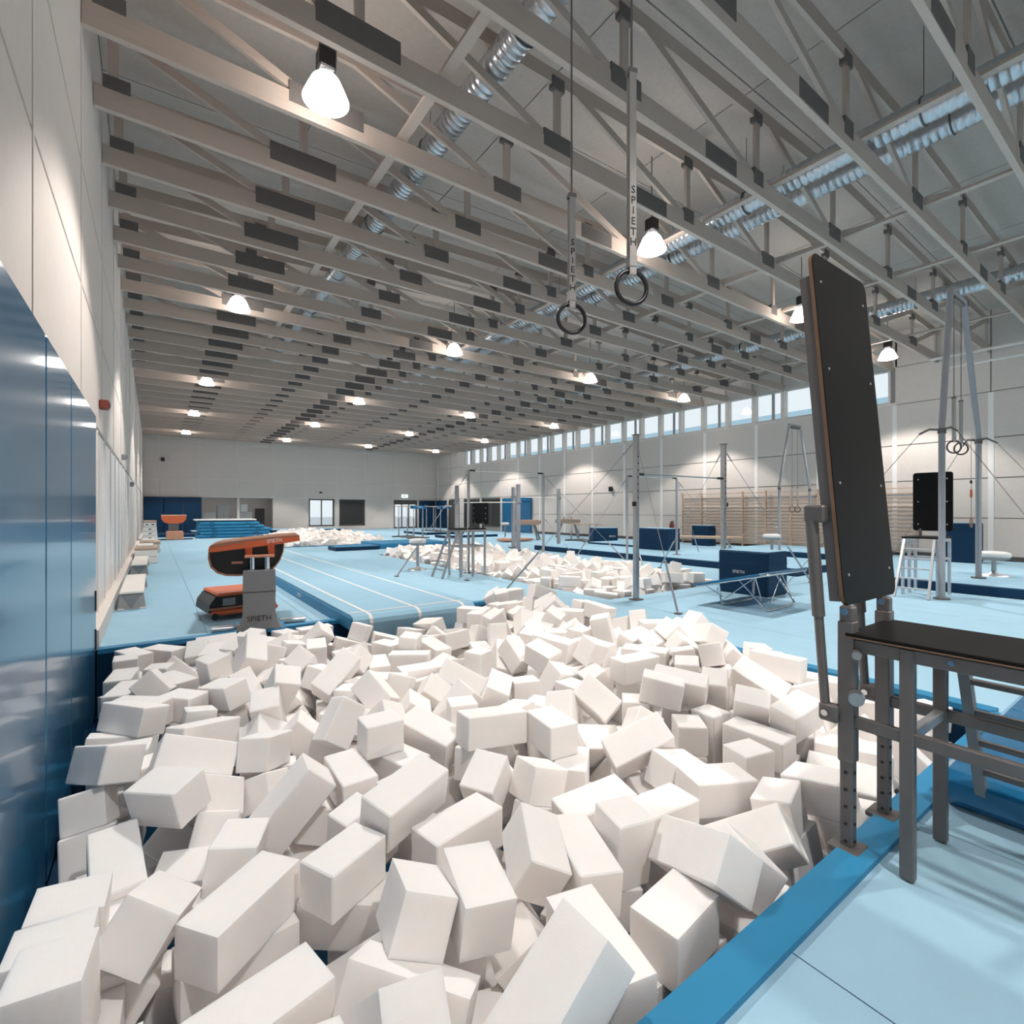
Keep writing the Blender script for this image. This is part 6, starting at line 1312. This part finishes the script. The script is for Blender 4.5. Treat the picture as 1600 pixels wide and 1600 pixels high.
# ------------------------------------------------------------------ wall bars
def wall_bars():
    t = thing('wall_bars', 'wooden wall bars', 'wall bars', (XR - 0.10, 0, 0))
    for y in (-0.565, ):
        MB().cbox((-0.06, y, 1.32), (0.10, 0.045, 2.64), 0.006).obj('upright', 'birch', t)
    MB().cbox((-0.06, 0.545, 1.32), (0.10, 0.035, 2.64), 0.006).obj('upright', 'birch', t)
    zs = [0.14 + 0.145 * i for i in range(15)] + [2.36, 2.56]
    for z in zs:
        MB().cbox((-0.075 if z < 2.5 else -0.10, 0, z), (0.032, 1.10, 0.036), 0.008).obj('rung', 'birch', t)
    MB().cbox((0.03, 0, 2.30), (0.02, 1.06, 0.06), 0.004).obj('fixing_rail', 'steel', t)
    return t
wb = wall_bars(); wmap = child_map(wb)
ordn = ['first', 'second', 'third', 'fourth', 'fifth', 'sixth', 'seventh', 'eighth', 'ninth']
for i in range(9):
    t = wb if i == 0 else copy_tree(wb, children=wmap)
    t.location = (XR - 0.10, 16.15 - 1.13 * i, 0)
    t['label'] = 'wooden wall bars section, %s counting from the far end of the row' % ordn[i]
    t['group'] = 'wall bars on the clerestory wall'
tag_b = thing('balance_beam', 'low pale balance beam on short legs before the wall bars', 'balance beam', (20.2, 13.6, 0), R(35))
MB().cbox((0, 0, 0.50), (0.12, 3.4, 0.14), 0.03).obj('beam', 'birch', tag_b)
for y in (-1.2, 1.2):
    for s in (-1, 1):
        MB().bar((s * 0.03, y, 0.46), (s * 0.28, y, 0.03), 0.05, 0.05).obj('leg', 'steel_dark', tag_b)
    MB().cbox((0, y, 0.02), (0.66, 0.08, 0.04), 0.01).obj('foot_bar', 'steel_dark', tag_b)

# ------------------------------------------------------------------ ring frames
def ring_frame(label, xa, xb, y, zb, z_bend, z_top_, xa2, xb2, r, guys=True):
    t = thing('ring_frame', label, 'ring frame', ((xa + xb) / 2, y, 0))
    ox = (xa + xb) / 2
    for (x, x2, z0, nm) in ((xa, xa2, zb[0], 'leg'), (xb, xb2, zb[1], 'leg')):
        MB().tube([(x - ox, 0, z0), (x - ox, 0, z_bend - 0.05), (x - ox + (x2 - x) * 0.02, 0, z_bend + 0.05), (x2 - ox, 0, z_top_)], r, 12).obj('leg', 'grey_post', t)
        MB().cyl((x - ox, 0, z0), (x - ox, 0, z0 + 0.03), r * 2.4, n=14).obj('foot_plate', 'steel_dark', t)
        MB().cyl((x - ox, 0, z_bend - 0.12), (x - ox, 0, z_bend - 0.02), r * 1.25, n=12).obj('joint_sleeve', 'steel_dark', t)
        if guys:
            for s in (-1, 1):
                w = MB()
                w.tube([(x - ox, 0, z_bend - 0.05), (x - ox - 0.12, s * 0.16, z_bend - 0.03), (x - ox - 0.24 if x == xa else x - ox + 0.1, s * 0.28, z_bend - 0.12)], 0.02, 6)
                e = (x - ox - (1.5 if x == xa else -1.5), s * 2.3, 0.0)
                w.cyl((x - ox - 0.24 if x == xa else x - ox + 0.1, s * 0.28, z_bend - 0.12), e, 0.006, n=5)
                w.obj('guy_wire', 'steel_dark', t)
    MB().cyl((xa2 - ox - r, 0, z_top_), (xb2 - ox + r, 0, z_top_), r, n=12).obj('top_bar', 'grey_post', t)
    MB().cbox(((xa2 + xb2) / 2 - ox, 0, z_top_ - 0.10), (xb2 - xa2 - 0.2, 0.10, 0.07), 0.01).obj('swivel_bar', 'steel_dark', t)
    return t
ring_frame('tall grey ring frame on the near mat at the right behind the board stand', 12.32, 14.86, 3.08, (0, 0.206), 3.30, 6.05, 12.86, 13.75, 0.055)
ring_frame('slim grey ring frame before the wall bars, half hidden by the near black board', 19.0, 21.4, 9.50, (0.206, 0.206), 2.6, 5.0, 19.75, 20.6, 0.045, False)

def hanging_ring(label, x, y, z, top, word=True, r=0.098, rr=0.0135, rotz=R(-22), group=None, cable_from=None, m='ring', w=0.042):
    t = thing('gym_ring', label, 'gymnastic ring', (x, y, z), rotz, group)
    pts = [(r * math.cos(a), 0, r * math.sin(a)) for a in [2 * PI * i / 40 for i in range(40)]]
    MB().tube(pts, rr, 10, True).obj('ring', m, t)
    st_top = (cable_from - z) if cable_from else top - z
    s = MB()
    s.span((-w / 2, -0.022, r - 0.022), (w / 2, -0.018, st_top)); s.span((-w / 2, 0.018, r - 0.022), (w / 2, 0.022, st_top))
    s.span((-w / 2, -0.022, r - 0.026), (w / 2, 0.022, r - 0.020))
    strap = s.obj('strap', 'strap', t)
    MB().span((-w / 2 - 0.003, -0.026, r + 0.02), (w / 2 + 0.003, 0.026, r + 0.085)).obj('stitched_keeper', 'bench_grey', strap)
    if cable_from:
        MB().cbox((0, 0, st_top + 0.012), (w + 0.018, 0.05, 0.03), 0.005).obj('buckle', 'steel_dark', t)
        MB().cyl((0, 0, st_top), (0, 0, top - z), 0.007, n=6).obj('cable', 'steel_dark', t)
    if word:
        for i, ch in enumerate('SPIETH'):
            text(ch, 0.062, 'ink', strap, (0, -0.024, word - z - i * 0.062), (R(90), 0, 0))
    return t
hanging_ring('black gymnastic ring hanging lower on a grey webbing strap, left of the pair', 2.33, 2.57, 3.015, 7.08, 3.525, group='near pair of gymnastic rings', cable_from=3.84)
hanging_ring('black gymnastic ring hanging higher on a grey webbing strap, right of the pair', 2.32, 2.03, 3.03, 7.08, 3.60, group='near pair of gymnastic rings', cable_from=4.30)
for i, (x, lb) in enumerate(((13.08, 'left brown ring of the pair in the near ring frame'), (13.56, 'right brown ring of the pair in the near ring frame'))):
    hanging_ring(lb + ', hanging on a pale strap', x - 0.0, 3.08, 2.98, 5.9, False, 0.12, 0.016, R(-50), 'rings in the near ring frame', 3.95, 'dark_ring', 0.05)
for i, (x, lb) in enumerate(((19.98, 'left pale ring of the pair in the far ring frame'), (20.4, 'right pale ring of the pair in the far ring frame'))):
    hanging_ring(lb + ' before the wall bars', x, 9.5, 1.75, 4.86, False, 0.10, 0.016, R(-50), 'rings in the far ring frame', 2.6, 'dark_ring', 0.05)
t = thing('climbing_belt', 'orange tagged hanging belt with a ring at the right wall', 'belt', (21.3, 4.59, 0))
MB().cbox((0, 0, 4.8), (0.03, 0.012, 4.6), 0.003).obj('webbing', 'strap', t)
MB().cbox((0, 0, 2.25), (0.09, 0.05, 0.26), 0.01).obj('tag', 'orange', t)
MB().cbox((0, 0, 2.62), (0.10, 0.05, 0.10), 0.01).obj('buckle', 'black', t)
MB().cyl((0, 0, 2.5), (0, 0, 1.45), 0.012, n=6).obj('cord', 'strap', t)
MB().tube([(0.13 * math.cos(a), 0, 1.32 + 0.15 * math.sin(a)) for a in [2 * PI * i / 24 for i in range(24)]], 0.017, 8, True).obj('ring', 'brown', t)
t = thing('suspended_light_rail', 'white suspended rail hanging from the trusses at the right edge', 'rail', (16.5, 3.4, 0))
for dy in (-0.5, 0.5):
    MB().cbox((0.0, dy, 5.35), (0.06, 2.2, 0.05), 0.01).obj('rail', 'frame_white', t) if dy < 0 else MB().cbox((0.5, -0.2, 5.75), (0.06, 2.6, 0.06), 0.01).obj('rail', 'frame_white', t)
for x, y, za in ((0, -1.2, 5.36), (0, 0.3, 5.36), (0.5, -1.2, 5.77), (0.5, 0.7, 5.77)):
    MB().cyl((x, y, za), (x, y, 7.3), 0.012, n=6).obj('drop_rod', 'alu', t)

# ------------------------------------------------------------------ spotting stands with black boards
def stand(label, x, y, rotz, h=1.25, bw=0.78, bh=1.15, m='alu', W=0.66):
    # local: platform 0.95 long in x, 0.70 wide in y; ladder at -x, board at +x
    t = thing('spotting_stand', label, 'spotting stand', (x, y, 0), rotz)
    L = 0.80
    MB().cbox((0, 0, h - 0.02), (L, W, 0.035), 0.006).obj('platform', 'dark_board', t)
    for sy in (-1, 1):
        MB().cbox((0, sy * (W / 2 - 0.02), h - 0.07), (L, 0.04, 0.06), 0.006).obj('top_rail', m, t)
        MB().cbox((0, sy * (W / 2 - 0.02), h * 0.62), (L, 0.035, 0.04), 0.006).obj('middle_rail', m, t)
        for sx in (-1, 0, 1):
            MB().cbox((sx * (L / 2 - 0.03), sy * (W / 2 - 0.02), (h - 0.06) / 2), (0.05, 0.05, h - 0.06), 0.006).obj('leg', m, t)
        MB().bar((-L / 2, sy * (W / 2 - 0.06), h - 0.06), (-L / 2 - 0.48, sy * (W / 2 - 0.03), 0.0), 0.04, 0.05).obj('ladder_rail', m, t)
        MB().cbox((L / 2 - 0.02, sy * 0.2, h + 0.06), (0.05, 0.05, 0.16), 0.008).obj('board_bracket', 'steel_dark', t)
    for k in range(1, 6):
        f = k / 6
        MB().cbox((-L / 2 - 0.48 * f, 0, (h - 0.06) * (1 - f)), (0.04, W - 0.1, 0.03), 0.006).obj('rung', m, t)
    for sx in (-1, 1):
        MB().cbox((sx * (L / 2 - 0.03), 0, h * 0.62), (0.035, W - 0.08, 0.04), 0.006).obj('cross_rail', m, t)
    def rr(w, hh, c):
        pts = []
        for cx_, cy_, a0 in ((w / 2 - c, hh / 2 - c, 0), (-w / 2 + c, hh / 2 - c, 90), (-w / 2 + c, -hh / 2 + c, 180), (w / 2 - c, -hh / 2 + c, 270)):
            for q in range(5):
                a = R(a0 + q * 22.5)
                pts.append((cx_ + c * math.cos(a), cy_ + c * math.sin(a)))
        return pts
    zc = h + 0.10 + bh / 2
    b = MB().prism([(p, q + zc) for p, q in rr(bw, bh, 0.05)], L / 2 - 0.01, L / 2 + 0.02, 'x').obj('board', 'dark_board', t)
    for p in (-bw / 2 + 0.09, bw / 2 - 0.09):
        for q in (-bh / 2 + 0.14, 0, bh / 2 - 0.14):
            MB().cyl((L / 2 - 0.016, p, zc + q), (L / 2 - 0.01, p, zc + q), 0.014, n=8).obj('bolt', 'alu', b)
    MB().cbox((L / 2 + 0.045, 0, zc), (0.05, bw - 0.2, 0.08), 0.006).obj('back_frame', m, t)
    return t
stand('spotting stand with a black board between the runway and the middle pit', 6.72, 11.48, 0, bh=0.56, m='steel', W=0.62)
stand('silver spotting stand with a tall ladder and black board under the near ring frame', 12.83, 3.46, 0, h=1.18, bw=0.66, bh=1.22, m='alu', W=0.60)

# the near stand at the right edge
t = thing('spotting_stand', 'near dark grey stand with a tall leaning black board at the right edge', 'spotting stand', (2.80, 1.03, 0))
H = 1.10
W = 0.53
LEN = 1.15
MB().cbox((W / 2, -LEN / 2 + 0.03, H - 0.012), (W + 0.02, LEN + 0.03, 0.018), 0.004).obj('platform', 'dark_board', t)
MB().cbox((W / 2, -LEN / 2 + 0.03, H - 0.024), (W + 0.022, LEN + 0.032, 0.007), 0.001).obj('platform_edge', 'ply', t)
for sx, x in ((0, 0.03), (1, W - 0.03)):
    MB().cbox((x, -LEN / 2 + 0.02, H - 0.065), (0.035, LEN, 0.065), 0.006).obj('top_rail', 'steel_dark', t)
    MB().cbox((x, -LEN / 2 + 0.02, 0.655), (0.035, LEN, 0.06), 0.006).obj('middle_rail', 'steel_dark', t)
    post = MB().cbox((x, 0.045, 0.80), (0.075, 0.07, 0.70), 0.006).obj('corner_post', 'steel_dark', t)
    inner = MB().cbox((x, 0.045, 0.24), (0.058, 0.055, 0.46), 0.004).obj('extension_leg', 'steel_dark', t)
    for k in range(5):
        for (dx, dy, ax) in ((0, -0.03, 'y'), (-0.031, 0, 'x')):
            c = Vector((x + dx, 0.045 + dy, 0.40 - k * 0.085))
            e = Vector((0.003, 0, 0)) if ax == 'x' else Vector((0, 0.003, 0))
            MB().cyl(c - e, c + e, 0.008, n=8).obj('pin_hole', 'ink', inner)
    MB().cbox((x, 0.045, 0.018), (0.14, 0.14, 0.03), 0.006).obj('foot_plate', 'steel_dark', t)
    MB().cbox((x, 0.045, 1.185), (0.062, 0.060, 0.08), 0.008).obj('hinge_block', 'steel_dark', t)
    MB().cyl((x - 0.045, 0.045, 1.20), (x + 0.045, 0.045, 1.20), 0.018, n=12).obj('hinge_pin', 'chrome', t)
    for y in (-0.20, -LEN + 0.10):
        MB().cbox((x, y, (H - 0.03) / 2), (0.05, 0.055, H - 0.04), 0.005).obj('leg', 'steel_dark', t)
MB().cbox((W / 2, -0.20, 0.655), (W - 0.08, 0.04, 0.05), 0.005).obj('cross_rail', 'alu', t)
MB().cbox((W / 2, -LEN + 0.10, 0.655), (W - 0.08, 0.04, 0.05), 0.005).obj('cross_rail', 'steel_dark', t)
for z, rr_ in ((1.00, 0.022), (0.79, 0.036)):
    MB().cyl((-0.005, -0.005, z), (-0.035 - rr_ * 0.4, -0.02, z), rr_, rr_ * 0.9, n=20).obj('clamp_knob', 'steel', t)
for x, y, z in ((0.012, -0.36, H - 0.06), (0.012, -0.75, H - 0.06)):
    MB().cyl((x - 0.01, y, z), (x + 0.004, y, z), 0.013, n=10).obj('bolt', 'chrome', t)
# ladder on the far side
for y in (-0.27, -0.85):
    MB().bar((W + 0.02, y, H - 0.10), (W + 0.46, y, 0.0), 0.045, 0.06).obj('ladder_rail', 'column', t)
for k in range(1, 6):
    f = k / 5.6
    MB().cbox((W + 0.02 + 0.44 * f, -0.56, (H - 0.10) * (1 - f)), (0.04, 0.54, 0.028), 0.004).obj('rung', 'steel_dark', t)
# leaning board, built upright then tipped back
lean = Matrix.Rotation(R(-4.9), 3, 'X')
BW, BH = 0.68, 1.84
piv = Vector((0.0, 0.05, 1.225))
def BP(x, y, z): return lean @ Vector((x, y, z)) + piv
def board_mesh(y0, y1, grow):
    mb = MB()
    c = 0.055
    pts = []
    w, hh = BW + grow, BH + grow
    for cx_, cy_, a0 in ((w / 2 - c, hh / 2 - c, 0), (-w / 2 + c, hh / 2 - c, 90), (-w / 2 + c, -hh / 2 + c, 180), (w / 2 - c, -hh / 2 + c, 270)):
        for q in range(7):
            a = R(a0 + q * 15)
            pts.append((cx_ + c * math.cos(a) + BW / 2, cy_ + c * math.sin(a) + BH / 2))
    mb.prism(pts, y0, y1, 'y')
    mb.v = [tuple(BP(*p)) for p in mb.v]
    return mb
board = board_mesh(-0.004, 0.0, 0).obj('board', 'dark_board', t)
board_mesh(0.0005, 0.018, 0).obj('board_edge', 'ply', t)
for p in (0.07, BW - 0.07):
    for q in (0.15, 0.62, 1.22, 1.69):
        MB().cyl(BP(p, -0.008, q), BP(p, -0.003, q), 0.007, n=8).obj('bolt', 'alu', board)
fr = MB()
for p in (0.03, BW - 0.03):
    fr.box(BP(p, 0.045, BH / 2 - 0.05), (0.045, 0.05, BH - 0.14), lean)
for q in (0.05, 0.62, 1.22, BH - 0.16):
    fr.box(BP(BW / 2, 0.045, q), (BW - 0.06, 0.045, 0.045), lean)
fr.obj('back_frame', 'steel_dark', t)
# telescopic struts behind the board
for x, s in ((-0.015, 0), (BW - 0.20, 1)):
    a = BP(x, 0.11, 0.34 + 0.10) if s == 0 else BP(x, 0.11, 0.05)
    b = Vector((x + 0.01, 0.135, 0.70))
    mid = a + (b - a) * (0.52 if s == 0 else 0.25)
    MB().cyl(a, mid, 0.030, n=16).obj('strut_tube', 'steel_dark', t)
    MB().cyl(mid, b, 0.022, n=16).obj('strut_rod', 'steel_dark', t)
    MB().cbox(b + Vector((0.0, -0.02, -0.02)), (0.05, 0.09, 0.09), 0.01).obj('strut_foot', 'steel_dark', t)
    MB().cyl(b + Vector((-0.04, -0.01, -0.02)), b + Vector((0.04, -0.01, -0.02)), 0.016, n=12).obj('strut_pin', 'chrome', t)
    MB().cbox(a + Vector((0, -0.02, 0.03)), (0.055, 0.10, 0.09), 0.01).obj('strut_head', 'steel_dark', t)
# dark shadow-free end: tidy temporary data
for m_ in [m for m in bpy.data.meshes if m.users == 0]:
    bpy.data.meshes.remove(m_)
